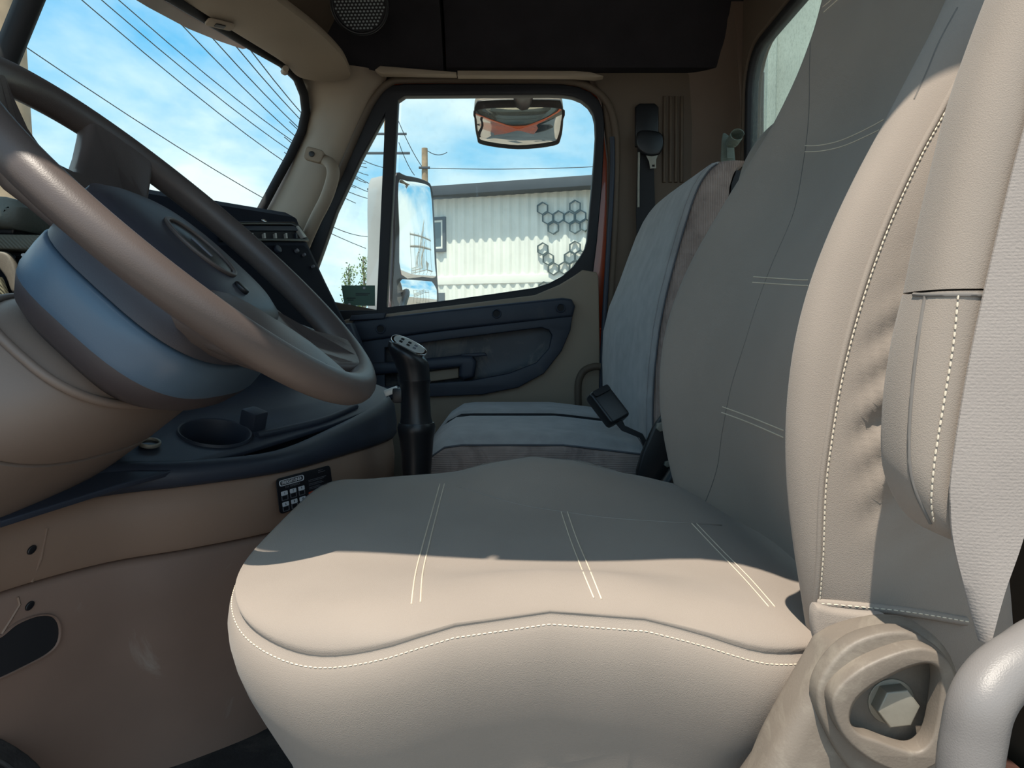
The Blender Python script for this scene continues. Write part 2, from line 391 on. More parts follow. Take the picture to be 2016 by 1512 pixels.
# edge trims along the headliner above the door
t1 = prism('trim_1', [pl([(752, 137), (900, 149), (900, 154), (752, 152), (742, 145)], 2.045)], YF(2.045), 0.03, BEIGE, None, 0.003); struct(t1)
t2 = prism('trim_2', [pl([(902, 146), (1130, 147), (1160, 149), (1186, 157), (1170, 160), (1130, 157), (902, 156)], 2.045)], YF(2.045), 0.03, BEIGE, None, 0.003); struct(t2)
# driver side pillars (outside the frame, they shade the cab like the photograph shows)
lp = tube('trim_3', [(-0.63, 0.36, 0.86), (-0.72, 0.335, 0.50), (-0.86, 0.31, 0.20), (-0.88, 0.30, -0.60)], 0.045, BEIGE, None, 10); struct(lp)
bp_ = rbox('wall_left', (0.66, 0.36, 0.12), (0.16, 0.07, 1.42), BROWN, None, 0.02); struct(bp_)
gus = prism('shade_gusset', [[Vector((x, z, 0)) for x, z in ((-0.40, 0.80), (-0.39, 0.752), (-0.43, 0.73), (-0.47, 0.695), (-0.53, 0.635), (-0.60, 0.545), (-0.66, 0.45), (-0.76, 0.45), (-0.70, 0.80))]], YF(0.36), 0.03, BEIGE, None, 0.004); struct(gus)  # unseen corner piece, added to keep sun off the left of the wheel rim
# passenger side wall behind the door (B pillar trim)
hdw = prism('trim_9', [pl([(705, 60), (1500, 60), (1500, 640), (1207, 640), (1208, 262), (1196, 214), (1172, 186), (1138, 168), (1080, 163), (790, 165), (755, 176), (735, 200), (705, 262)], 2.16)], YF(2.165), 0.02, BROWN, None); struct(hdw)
wr = prism('wall_right', [[Vector(p) for p in ((0.268, -0.60, 0), (0.268, 0.50, 0), (0.25, 0.66, 0), (0.21, 0.74, 0), (0.70, 0.74, 0), (0.70, -0.60, 0))]], YF(2.135), 0.045, BROWN, None, 0.01); struct(wr)
# rounded rear corner post
ang = [math.radians(a) for a in range(0, 91, 10)]
cor = [Vector((0.465+0.13*math.sin(a), 1.965+0.13*math.cos(a), 0)) for a in ang]
ring = lambda z, dx: [Vector((p.x+dx, p.y, z)) for p in cor]+[Vector((0.63+dx, 1.965, z)), Vector((0.63+dx, 2.12, z)), Vector((0.465+dx, 2.12, z))]
tr4 = loft('trim_4', [ring(-0.60, 0), ring(0.1, 0), ring(0.60, 0), ring(0.80, -0.015), ring(0.98, -0.05)], M('corner_trim', (0.165, 0.112, 0.08), 0.65, 0.08, 6, bump=0.06, bscale=700)); struct(tr4)
# rear wall with window opening (drawing plane X = const: local x -> Y, local y -> Z, local z -> X)
XFm = lambda X: FR((X, 0, 0), (0, 1, 0), (0, 0, 1), (1, 0, 0))
hole = rrect(0.52, 0.10, 1.955, 0.735, 0.10, 6)
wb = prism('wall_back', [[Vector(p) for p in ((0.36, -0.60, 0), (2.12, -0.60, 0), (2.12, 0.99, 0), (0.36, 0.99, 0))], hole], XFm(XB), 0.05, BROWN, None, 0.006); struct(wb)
w3 = prism('window_3', [rrect(0.505, 0.085, 1.97, 0.75, 0.11, 6), rrect(0.535, 0.115, 1.94, 0.72, 0.09, 6)], XFm(XB+0.006), 0.03, BLACKM, None, 0.004); struct(w3)
prism('pane', [rrect(0.53, 0.11, 1.945, 0.725, 0.09, 6)], XFm(XB+0.018), 0.005, DIRTY, w3)
wf = prism('wall_front', [[Vector(p) for p in ((0.36, -0.60, 0), (2.12, -0.60, 0), (2.12, 0.17, 0), (0.36, 0.17, 0))]], XFm(-0.98), 0.04, BLACKM); struct(wf)

kr = prism('wall_kick', [[Vector(p) for p in ((-1.0, -0.60, 0), (-1.0, 0.20, 0), (-0.36, 0.08, 0), (-0.30, -0.60, 0))]], YF(2.15), 0.035, BROWN, None, 0.006); struct(kr)
# ---- windshield: slightly curved, two panes with a centre bar
def wsx(Y, Z): return -0.765+0.17*(Y-1.2)**2+0.46*(Z-0.55)
def ws_grid(y0, y1, z0, z1, n=14, m=8, dx=0.0, rc=0.0):
    V = []; F = []
    for i in range(n+1):
        for j in range(m+1):
            y = y0+(y1-y0)*i/n; z = z0+(z1-z0)*j/m; V.append(Vector((wsx(y, z)+dx, y, z)))
    for i in range(n):
        for j in range(m):
            a = i*(m+1)+j; F.append((a, a+1, a+m+2, a+m+1))
    return V, F
w1 = thing('window_1', None, None, (-0.77, 1.2, 0.10), kind='structure')
for (a, b) in ((0.36, 1.19), (1.21, 2.125)):
    V, F = ws_grid(a, b, 0.12, 0.80); V2 = [v+Vector((-0.006, 0, 0)) for v in V]
    mesh('pane', V+V2, F+[tuple(i+len(V) for i in q) for q in F], SHIELD, w1)
def ws_pt(px, py, dx=0.0):
    # point of the sight line on the windshield surface
    d = ray(px, py); lo, hi = 0.6, 2.6
    for _ in range(50):
        y = (lo+hi)/2; p = d*(y/d.y)
        if p.x > wsx(p.y, p.z)+dx: lo = y
        else: hi = y
    return d*(lo/d.y)
gpx = [(330, -10), (430, 50), (500, 92), (556, 124), (585, 153), (598, 185), (602, 220), (594, 258), (570, 310), (540, 365), (508, 425), (470, 500)]
tube('gasket', [ws_pt(x, y, 0.006) for x, y in gpx], 0.013, BLACKM, w1, 8)
tube('centre_bar', [Vector((wsx(1.2, z)+0.012, 1.2, z)) for z in (0.12, 0.3, 0.45, 0.6, 0.8)], 0.019, BLACKM, w1, 8)
tube('gasket', [Vector((wsx(y, 0.80)+0.006, y, 0.80)) for y in [0.40+0.15*k for k in range(12)]], 0.013, BLACKM, w1, 8)
# header above the windshield
V = []; 
rings = []
for k in range(13):
    y = 0.38+k*(2.10-0.38)/12; x = wsx(y, 0.80)
    rings.append([Vector((x-0.02, y, 0.79)), Vector((x+0.05, y, 0.80)), Vector((x+0.16, y, 0.90)), Vector((x+0.16, y, 1.0)), Vector((x+0.0, y, 0.99)), Vector((x-0.03, y, 0.86))])
hd = loft('trim_5', rings, BROWN, None); struct(hd)

# ---- right A pillar trim (beige), spanning from the windshield gasket to the door frame
pL = [(578, 130), (600, 170), (606, 215), (594, 270), (566, 330), (530, 400), (500, 450), (470, 520)]
pR = [(762, 143), (752, 165), (735, 195), (715, 240), (690, 300), (655, 380), (625, 450), (590, 530)]
rings = []
for (a, b), (c, d) in zip(pL, pR):
    A = ws_pt(a, b, 0.0); B = U(c, d, 2.09); Mi = (A+B)/2+Vector((0.01, -0.035, 0.0))
    Q = cr_spline([A, A*0.75+B*0.25+Vector((0.006, -0.028, 0)), Mi, A*0.25+B*0.75+Vector((0.006, -0.028, 0)), B], 4)
    rings.append(Q+[B+Vector((-0.01, 0.05, 0)), A+Vector((-0.02, 0.05, 0))])
ap = loft('trim_6', rings, BEIGE); struct(ap)
apt = bvh(ap)

# ================================================================== passenger door
door = thing('door_1', None, None, (0, 2.12, -0.55), kind='structure')
vent = [(762, 231), (745, 612), (600, 612), (618, 560), (641, 497), (668, 420), (715, 319)]
mainw = [(765, 606), (777, 400), (787, 205), (800, 196), (1080, 194), (1106, 195), (1126, 198), (1143, 205), (1156, 216), (1165, 230), (1169, 247), (1170, 275), (1167, 320), (1161, 390), (1153, 477), (1149, 492), (1140, 508), (1126, 527), (1106, 545), (1080, 559), (1052, 568), (970, 580), (884, 592)]
DF = 2.12
prism('window_frame', [pl([(600, 645), (600, 520), (640, 420), (690, 300), (732, 210), (742, 194), (756, 183), (775, 176), (800, 173), (1080, 172), (1110, 174), (1138, 179), (1160, 189), (1176, 204), (1184, 222), (1187, 250), (1186, 300), (1182, 376), (1173, 477), (1166, 535), (1150, 585), (1080, 612)], DF), pl(vent, DF), pl(mainw, DF)], YF(DF), 0.035, FRAMEB, door, 0.005)
prism('outer_frame', [pl([(598, 660), (598, 515), (640, 410), (690, 290), (730, 195), (755, 172), (790, 162), (1080, 159), (1140, 164), (1178, 183), (1199, 215), (1206, 260), (1204, 640), (1150, 660)], 2.17), pl([(x, y-2) for x, y in [(600, 612), (618, 560), (641, 497), (668, 420), (715, 319), (762, 231), (770, 206), (800, 188), (1090, 186), (1135, 191), (1164, 210), (1176, 240), (1178, 275), (1171, 360), (1160, 480), (1146, 512), (1112, 550), (1056, 573), (884, 600), (745, 618)]], 2.17)], YF(2.17), 0.035, ORANGE, door, 0.006)
prism('glass_pane', [pl([(770, 610), (792, 190), (1130, 190), (1176, 240), (1160, 480), (1110, 555), (1050, 578)], 2.135)], YF(2.135), 0.005, WINGLASS, door)
prism('glass_pane', [pl([(764, 225), (748, 618), (600, 618), (630, 500), (715, 312)], 2.135)], YF(2.135), 0.005, WINGLASS, door)
prism('door_skin', [pl([(600, 640), (1206, 618), (1206, 1100), (600, 1100)], 2.20)], YF(2.20), 0.04, ORANGE, door, 0.01)
# inner trim
prism('trim_panel', [pl([(600, 655), (690, 628), (884, 603), (1052, 582), (1100, 562), (1128, 545), (1145, 533), (1172, 537), (1176, 545), (1182, 800), (1160, 1000), (640, 1000)], 2.10), pl([(700, 660), (884, 640), (1085, 618), (1103, 650), (1090, 695), (1062, 726), (1000, 750), (930, 762), (700, 770)], 2.09)], YF(2.102), 0.03, BEIGE, door, 0.006)
prism('belt_rail', [pl([(690, 646), (700, 632), (884, 610), (1106, 587), (1124, 590), (1131, 604), (1126, 624), (884, 650), (690, 676)], 2.075)], YF(2.075), 0.03, NAVY, door, 0.008)
ins_o = [(690, 676), (884, 650), (1126, 622), (1122, 650), (1105, 690), (1070, 735), (1020, 762), (950, 776), (850, 780), (690, 790)]
ins_i = [(760, 684), (884, 668), (1066, 645), (1080, 650), (1086, 660), (1080, 686), (1055, 714), (1000, 735), (930, 748), (760, 760)]
prism('lower_insert', [pl(ins_o, 2.072), pl(ins_i, 2.072)], YF(2.072), 0.022, NAVY, door, 0.003)
# dished recess behind the insert
c0 = U(950, 695, 2.10); rings = []
for q, dy in ((1.0, 0.0), (0.93, 0.010), (0.82, 0.017), (0.6, 0.021), (0.25, 0.022)):
    rings.append([Vector((c0.x+(p.x-c0.x)*q, 2.062+dy*1.5, c0.z+(p.y-c0.z)*q)) for p in pl([(795, 636), (884, 628), (1085, 602), (1106, 650), (1096, 696), (1064, 729), (1002, 752), (930, 765), (795, 772)], 2.08, 5)])
V, F = loft_geo(rings, False); F.append(tuple((len(rings)-1)*len(rings[0])+j for j in range(len(rings[0])))); mesh('recess', V, F, NAVYW, door)
prism('backing', [pl([(690, 640), (1110, 600), (1112, 690), (1062, 740), (940, 768), (690, 785)], 2.10)], YF(2.106), 0.004, NAVYW, door)
for x, y in ((752, 648), (978, 618), (1103, 607)):
    c = U(x, y, 2.065); fr = FR((c.x, 2.0465, c.z), (1, 0, 0), (0, 0, 1), (0, -1, 0))
    k = prism('screw_cap', [oval(0, 0, 0.0135, 0.0135, 20), oval(0, 0, 0.0095, 0.0095, 20)], fr, 0.007, NAVY, door, 0.002)
    prism('screw_head', [oval(0, 0, 0.0095, 0.0095, 16)], fr, 0.003, BLACKM, k)
# pull handle: bar with a hooked end
prism('pull_handle', [pl([(690, 716), (780, 712), (905, 699), (930, 700), (938, 712), (934, 742), (912, 748), (903, 740), (905, 722), (780, 735), (690, 742)], 2.05)], YF(2.05), 0.05, NAVY, door, 0.010, z0=-0.035)
prism('handle_pocket', [pl([(800, 737), (903, 724), (903, 744), (860, 750), (800, 756)], 2.066)], YF(2.066), 0.016, BEIGE, door, 0.003, z0=-0.016)
prism('release_lever', [pl([(907, 697), (955, 694), (960, 700), (912, 704)], 2.055)], YF(2.055), 0.012, NAVY, door, 0.003)
q = U(1140, 580, 2.085)
tube('lock_knob', [q+Vector((0, 0, -0.012)), q, q+Vector((0, 0, 0.004)), q+Vector((0, 0, 0.012)), q+Vector((0, 0, 0.02)), q+Vector((0, 0, 0.024))], [0.013, 0.009, 0.006, 0.006, 0.0085, 0.006], BLACK, door, 12)
prism('switch_plate', [pl([(690, 632), (694, 622), (762, 616), (758, 628)], 2.06)], YF(2.06), 0.02, NAVY, door, 0.003)
prism('switch', [pl([(722, 626), (728, 620), (748, 618), (744, 625)], 2.058)], YF(2.055), 0.012, BLACK, door, 0.002)
# weather strip round the opening
wst = tube('trim_7', cr_spline([U(x, y, 2.085) for x, y in [(1190, 900), (1194, 740), (1200, 600), (1209, 450), (1213, 320), (1211, 255), (1198, 206), (1170, 177), (1132, 162), (1080, 158), (940, 157), (800, 157), (768, 163), (742, 186), (715, 235), (660, 360), (600, 490)]], 4), 0.0105, BROWN, None, 8); struct(wst)
sealb = tube('trim_8', cr_spline([U(x, y, 2.075) for x, y in [(1176, 900), (1184, 740), (1190, 620), (1197, 500), (1203, 400), (1206, 320), (1205, 270)]], 4), 0.007, NAVY, None, 8); struct(sealb)

# A pillar grab handle
gh = thing('grab_handle', 'cream grab handle screwed to the right windshield pillar', 'handle', U(610, 400, 1.99))
hp = [U(x, y, d) for x, y, d in [(612, 304, 2.015), (632, 312, 2.005), (650, 322, 1.985), (656, 340, 1.975), (651, 365, 1.975), (640, 395, 1.98), (622, 430, 1.99), (604, 470, 2.0), (592, 500, 2.01)]]
tube('bar', cr_spline(hp, 5), [0.017 if i < 6 else 0.0165 for i in range(41)], BEIGE, gh, 12, flat=0.72)
fc = U(620, 307, 2.0); prism('mount_foot', [rrect(-0.024, -0.018, 0.026, 0.017, 0.010)], FR(fc, Vector((0.95, 0.05, -0.25)).normalized(), Vector((0.25, 0, 0.95)).normalized(), (0, -1, 0)), 0.02, BEIGE, gh, 0.004)
prism('screw', [oval(-0.003, 0, 0.0075, 0.0075, 14)], FR(fc, (1, 0, 0), (0, 0, 1), (0, -1, 0)), 0.004, BLACK, gh, 0.001, z0=0.019)

# ---- sun visor (folded up under the headliner) ------------------------------------------
vis = thing('sun_visor', 'grey sun visor above the passenger side of the windshield', 'visor', (-0.55, 1.7, 0.70))
ve = [(300, -45), (361, 0), (460, 62), (555, 121), (590, 152), (642, 161), (680, 157), (691, 148), (686, 130), (673, 107), (625, 59), (548, 0), (490, -45)]
def vis_pt(x, y): 
    # visor plane: hangs a little lower on the windshield side
    return UPL(x, y, Vector((-0.5, 1.7, 0.705)), Vector((-0.16, 0.06, 1.0)))
vc = cr_spline([vis_pt(x, y) for x, y in ve], 5, True); cen = sum(vc, Vector())/len(vc); vn = Vector((-0.16, 0.06, 1.0)).normalized()
rings = []
for q, h in ((0.90, -0.004), (0.975, -0.002), (1.0, 0.005), (1.0, 0.012), (0.975, 0.019), (0.90, 0.021)):
    rings.append([cen+(p-cen)*q+vn*h for p in vc])
loft('visor_panel', rings, BEIGE, vis)
lc = vis_pt(432, 40); lx = (vis_pt(455, 44)-vis_pt(405, 32)).normalized(); ly = vn.cross(lx)
clipf = FR(lc-vn*0.006, lx, -ly, -vn)
prism('clip_plate', [rrect(-0.030, -0.014, 0.030, 0.014, 0.008)], clipf, 0.006, BEIGE, vis, 0.002)
prism('clip_slot', [rrect(-0.012, -0.007, 0.010, 0.007, 0.003)], clipf, 0.002, BLACK, vis, 0.0005, z0=0.006)
hpv = vis_pt(565, 128)
tube('hinge', [hpv+Vector((0.0, -0.01, -0.012)), hpv+Vector((-0.012, 0.012, -0.012)), hpv+Vector((-0.02, 0.05, 0.0))], 0.008, BEIGE, vis, 8)
# exterior sun shade above the windshield
rings = []
for k in range(13):
    y = 0.32+k*(2.08-0.32)/12; x = wsx(y, 0.82); yy = 1.2+abs(y-1.2)
    fx = lerp_tab([(1.2, -0.855), (1.55, -0.80), (1.8, -0.76), (2.1, -0.738)], yy); fz = lerp_tab([(1.2, 0.70), (1.55, 0.71), (1.8, 0.732), (2.1, 0.800)], yy)
    rings.append([Vector((x-0.03, y, 0.845)), Vector((x-0.03, y, 0.825)), Vector((fx, y, fz)), Vector((fx-0.006, y, fz+0.018))])
tag(loft('roof_sunshade', rings, M('faded_red_shade', (0.36, 0.22, 0.20), 0.5, 0.3, 5), None), 'faded red exterior sun shade jutting out above the windshield', 'sun shade')

# ---- overhead speaker with perforated grille
spk = thing('overhead_speaker', 'round perforated speaker grille in the dark overhead console', 'speaker', U(712, 20, 1.85))
sc0 = U(708, 8, 1.84); sn = Vector((0.10, -0.80, -0.60)).normalized(); sx = Vector((1, 0, 0)); sx = (sx-sn*sx.dot(sn)).normalized(); sy = sn.cross(sx)
sf = FR(sc0, sx, sy, sn)
holes = []
for i in range(-9, 10):
    for j in range(-9, 10):
        x = (i+(j % 2)*0.5)*0.0088; y = j*0.0076
        if x*x+y*y < 0.058**2: holes.append((x, y))
prism('grille_plate', [oval(0, 0, 0.064, 0.064, 40)], sf, 0.004, BLACKM, spk)
prism('grille_ring', [oval(0, 0, 0.070, 0.070, 40), oval(0, 0, 0.062, 0.062, 40)], sf, 0.010, BLACK, spk, 0.003)
V, F = [], []
for x, y in holes:
    b = len(V); V += [sf @ Vector((x+0.0030*math.cos(a), y+0.0026*math.sin(a), 0.0046)) for a in [math.pi/3*k for k in range(6)]]; F.append(tuple(range(b, b+6)))
gd = mesh('perforation', V, F, M('pale_backing', (0.30, 0.32, 0.32), 0.6, 0.1), spk, False); gd['kind'] = 'stuff'


# ================================================================== dashboard
dash = thing('dashboard', 'dark slate dashboard with air vent below the windshield', 'dashboard', (-0.6, 1.5, -0.1))
# base body: top pad reaching to the windshield, sweeping across the cab
rings = []
for k in range(11):
    y = 0.42+k*(2.06-0.42)/10; xw = wsx(y, 0.15)
    rings.append([Vector(p) for p in ((xw+0.005, y, 0.13), (xw+0.03, y, 0.165), (-0.80, y, 0.175), (-0.755, y, 0.165), (-0.74, y, 0.14), (-0.73, y, 0.05), (-0.70, y, -0.10), (-0.74, y, -0.30), (-0.93, y, -0.45), (-0.95, y, 0.0))])
loft('lower_body', rings, NAVY, dash)
# raised passenger/centre unit, angled towards the driver
A0 = Vector((-0.557, 1.965, 0)); B0 = Vector((-0.735, 1.42, 0))
prof_u = [(-0.22, 0.22), (-0.12, 0.315), (-0.02, 0.330), (0.002, 0.318), (0.010, 0.295), (0.075, 0.15), (0.150, -0.005), (0.160, -0.03), (0.16, -0.12), (0.10, -0.25), (-0.15, -0.30), (-0.25, 0.1)]
rings = []
for t, ins in ((0.0, 0.045), (0.0, 0.02), (0.02, 0.004), (0.05, 0.0), (0.5, 0.0), (1.0, 0.0)):
    P = A0.lerp(B0, t)-Vector((0, 0, 0)); zd = -0.035*t
    rings.append([P+Vector((dx-(ins if dx > -0.2 else 0), (0.03 if ins > 0.03 else 0.02 if ins > 0.01 else 0), z+zd-(ins*0.8 if z > 0.2 else 0))) for dx, z in prof_u])
du = loft('raised_unit', rings, M('dark_dash_plastic', (0.015, 0.018, 0.030), 0.8, 0.1, 8, bump=0.08, bscale=800, spec=0.2), dash, angle=30)
dt = bvh(du)
def face_frame(px, py, tree, xdir=None):
    p, n = cast(tree, px, py)
    ex = Vector(xdir) if xdir else (A0-B0).normalized()
    ex = (ex-n*ex.dot(n)).normalized(); return FR(p, ex, n.cross(ex), n)
# air vent: recessed box with a frame, two wide blades and upright fins
p1, n1 = cast(dt, 560, 478)
ff = face_frame(555, 466, dt)
vent_o = thing  # (keeps the helper name free)
def on_plane(px, py): 
    q = UPL(px, py, ff.translation, ff.to_3x3() @ Vector((0, 0, 1))); l = ff.inverted() @ q; return Vector((l.x, l.y, 0))
vr = [on_plane(x, y) for x, y in ((430, 440), (572, 440), (584, 448), (603, 478), (430, 478))]
vi = [on_plane(x, y) for x, y in ((440, 446), (568, 446), (578, 451), (594, 473), (440, 473))]
av = prism('air_vent', [vr, vi], ff, 0.012, BLACK, dash, 0.003)
prism('vent_well', [vi], ff, 0.002, BLACKM, av)
for x0, y0, x1, y1, nm in ((440, 447, 585, 458, 'blade'),):
    bl = [on_plane(x, y) for x, y in ((440, 448), (574, 448), (584, 457), (440, 457))]
    prism(nm, [bl], ff, 0.008, NAVY, av, 0.001, z0=0.002)
for x in (490, 514, 536, 557, 577):
    prism('fin', [[on_plane(a, b) for a, b in ((x, 462), (x+3, 462), (x+4, 472), (x+1, 472))]], ff, 0.007, SILVER if x < 560 else NAVY, av, 0.0, z0=0.002)
prism('side_lever', [[on_plane(a, b) for a, b in ((576, 449), (580, 449), (596, 471), (591, 472))]], ff, 0.012, SILVER, av, 0.001, z0=0.002)
kf = face_frame(517, 436, dt)
prism('latch_button', [oval(0, 0, 0.010, 0.004, 16)], kf, 0.006, CHROME, dash, 0.0015)
# darker recessed control panel with little knobs
cf = face_frame(600, 560, dt)
def on_c(px, py): q = UPL(px, py, cf.translation, cf.to_3x3() @ Vector((0, 0, 1))); l = cf.inverted() @ q; return Vector((l.x, l.y, 0))
cp = prism('control_panel', [[on_c(x, y) for x, y in ((420, 484), (596, 484), (604, 492), (676, 640), (668, 650), (420, 650))]], cf, 0.004, M('control_panel_black', (0.008, 0.009, 0.016), 0.85, 0.1, spec=0.15), dash, 0.0015)
for x, y, r in ((541, 494, 0.010), (579, 497, 0.005), (593, 505, 0.004), (611, 528, 0.004)):
    l = on_c(x, y); prism('control_knob', [oval(l.x, l.y, r, r, 14)], cf, 0.010, GREYP if r < 0.009 else NAVY, dash, 0.002, z0=0.004)
# closing face below the unit towards the door
prism('end_cap', [pl([(640, 640), (690, 636), (712, 690), (722, 760), (760, 800), (760, 900), (640, 900)], 1.95)], YF(1.95), 0.06, NAVY, dash, 0.01, z0=-0.06)

# instrument hood and panels left of the wheel
ins = dash
hp_ = [(-260, 412), (-150, 398), (0, 397), (60, 401), (88, 408), (100, 422), (92, 448), (78, 461), (0, 456), (-150, 456), (-260, 456)]
prism('hood', [pl(hp_, 1.10)], YF(1.20), 0.17, M('grey_dash_pad', (0.13, 0.135, 0.115), 0.6, 0.1, 10, bump=0.3, bscale=300), ins, 0.018, res=4)
prism('hood_underside', [pl([(-260, 450), (84, 456), (78, 474), (-260, 470)], 1.12)], YF(1.19), 0.13, BLACK, ins, 0.004)
prism('textured_band', [pl([(-260, 455), (84, 462), (70, 492), (-260, 484)], 1.05)], YF(1.14), 0.09, M('ribbed_panel', (0.16, 0.155, 0.12), 0.6, 0.1, rib=('DIAGONAL', 110, 0.5)), ins, 0.004)
prism('gauge_surround', [pl([(-260, 486), (64, 492), (50, 560), (30, 620), (-260, 620)], 1.06)], YF(1.17), 0.09, BLACK, ins, 0.004)
prism('gauge_trim', [cr_spline([Vector((p.x, p.y, 0)) for p in pl([(-20, 494), (4, 496), (20, 520), (28, 555), (30, 572), (14, 574), (2, 545), (-20, 515)], 1.04)], 4, True)], YF(1.06), 0.012, GREYPL, ins, 0.004)
prism('lower_speaker_cloth', [pl([(-200, 540), (-2, 545), (18, 598), (-200, 605)], 1.05)], YF(1.06), 0.01, M('woven_panel', (0.20, 0.18, 0.12), 0.8, 0.2, rib=('DIAGONAL', 110, 0.6)), ins, 0.002)
for x, y in ((10, 503), (31, 499), (42, 501)):
    c = U(x, y, 1.04); prism('indicator', [oval(c.x, c.z, 0.003 if x == 10 else 0.005, 0.0025, 10)], YF(1.07), 0.012, BLACK if x == 10 else WHITE, ins)

# ================================================================== console beside the driver's knee
con = thing('center_console', 'tan and dark console with cup holder tray in front of the gear lever', 'console', (-0.35, 1.1, -0.58))
def Zp(px, py, Z): return UZ(px, py, Z)
# plan path of its outer face, from beside the gear lever round to the knee panel
CPATH = cr_spline([Vector(p) for p in ((-0.30, 1.62, 0), (-0.25, 1.52, 0), (-0.235, 1.40, 0), (-0.285, 1.20, 0), (-0.335, 1.06, 0), (-0.42, 0.965, 0), (-0.50, 0.90, 0), (-0.555, 0.80, 0), (-0.59, 0.66, 0), (-0.62, 0.50, 0))], 5)
def offs(P, d):
    out = []
    for i, p in enumerate(P):
        t = (P[min(i+1, len(P)-1)]-P[max(i-1, 0)]).normalized(); nrm = Vector((-t.y, t.x, 0)) ; out.append(p+nrm*d)   # +d = outwards (towards the driver's legs)
    return out
CN = len(CPATH)
# check the side: outward should have larger x / smaller y
if offs(CPATH, 0.01)[10].x < CPATH[10].x: sgn = -1
else: sgn = 1
R1, R2 = Vector((-0.235, 1.40, -0.122)), Vector((-0.42, 0.965, -0.166))
rdir = (R1-R2).normalized(); inw = Vector((-0.90, 0.38, 0.31)).normalized(); tn = inw.cross(rdir)
if tn.z < 0: tn = -tn
tn.normalize()
def planeZ(x, y): return R2.z-((x-R2.x)*tn.x+(y-R2.y)*tn.y)/tn.z
def crest(p): return max(-0.172, min(-0.112, planeZ(p.x, p.y)+0.006))
def band(name, prof, mat, rail=False):
    """prof: (offset outward, z) closed section swept along the path"""
    rings = [[] for _ in range(CN)]
    for d, z in prof:
        q = offs(CPATH, d*sgn)
        for i in range(CN):
            zz_ = z
            if rail and z > -0.18: zz_ = -0.180+(crest(CPATH[i])+0.180)*(z+0.180)/(0.056)
            rings[i].append(Vector((q[i].x, q[i].y, zz_)))
    return loft(name, rings, mat, con, True, True, angle=50)
band('top_rail', [(0.0, -0.192), (0.006, -0.185), (0.007, -0.165), (0.003, -0.140), (-0.006, -0.127), (-0.014, -0.124), (-0.020, -0.130), (-0.022, -0.145), (-0.022, -0.192)], NAVY, True)
tp = band('upper_panel', [(-0.004, -0.276), (0.0, -0.270), (0.002, -0.230), (-0.002, -0.196), (-0.010, -0.190), (-0.04, -0.190), (-0.04, -0.276)], TAN)
kp = band('knee_panel', [(-0.035, -0.60), (-0.018, -0.45), (-0.008, -0.34), (-0.006, -0.288), (-0.012, -0.280), (-0.05, -0.276), (-0.06, -0.60)], TANW)
# tilted tray with cup holder
TF = FR(R2, rdir, tn.cross(rdir), tn)
sy_ = 1 if (TF.to_3x3() @ Vector((0, 1, 0))).x < 0 else -1
def tl(px, py): l = TF.inverted() @ UPL(px, py, R2, tn); return Vector((l.x, l.y, 0))
cl_ = tl(424, 851)
CRX, CRY = 0.050, 0.046
cup = [Vector((cl_.x+CRX*math.cos(a), cl_.y+CRY*math.sin(a), 0)) for a in [2*math.pi*k/36 for k in range(36)]]
trayo = [Vector((x, y*sy_, 0)) for x, y in ((-0.24, 0.012), (-0.10, 0.012), (0.10, 0.000), (0.30, -0.004), (0.47, 0.006), (0.56, 0.05), (0.56, 0.34), (-0.24, 0.34))]
prism('tray', [trayo, cup], TF, 0.008, NAVY, con, 0.002, z0=-0.010)
rings = []
for q, z in ((1.10, -0.002), (1.07, 0.002), (1.02, 0.001), (0.98, -0.004), (0.95, -0.03), (0.90, -0.072), (0.80, -0.078), (0.3, -0.079)):
    rings.append([TF @ Vector((cl_.x+(p.x-cl_.x)*q, cl_.y+(p.y-cl_.y)*q, z)) for p in cup])
V, F = loft_geo(rings, False); F.append(tuple((len(rings)-1)*36+j for j in range(36)))
mesh('cup_holder', V, F, NAVY, con)
c = TF @ (tl(497, 838)+Vector((0, 0, 0.004)))
rbox('cup_clamp', c, (0.030, 0.030, 0.045), NAVY, con, 0.005, TF.to_3x3())
P = [TF @ (tl(x, y)+Vector((0, 0, 0.0))) for x, y in ((505, 858), (560, 846), (640, 826), (700, 800))]
tube('tray_divider', cr_spline(P, 4), 0.006, NAVY, con, 8)
c = TF @ Vector((0.22, 0.25*sy_, 0.03)); rbox('tray_back', c, (0.62, 0.05, 0.09), NAVY, con, 0.012, TF.to_3x3())
ot = thing('power_outlet', 'round brass-rimmed power outlet on the dark rail below the wheel', 'outlet', UZ(294, 875, -0.13))
oc = UPL(294, 876, R2, tn)
of = FR(oc, rdir, tn.cross(rdir), tn)
prism('rim', [oval(0, 0, 0.0150, 0.0135, 24), oval(0, 0, 0.0115, 0.0105, 24)], of, 0.006, STEEL, ot, 0.0015)
prism('socket', [oval(0, 0, 0.0117, 0.0107, 24)], of, 0.002, BLACK, ot)
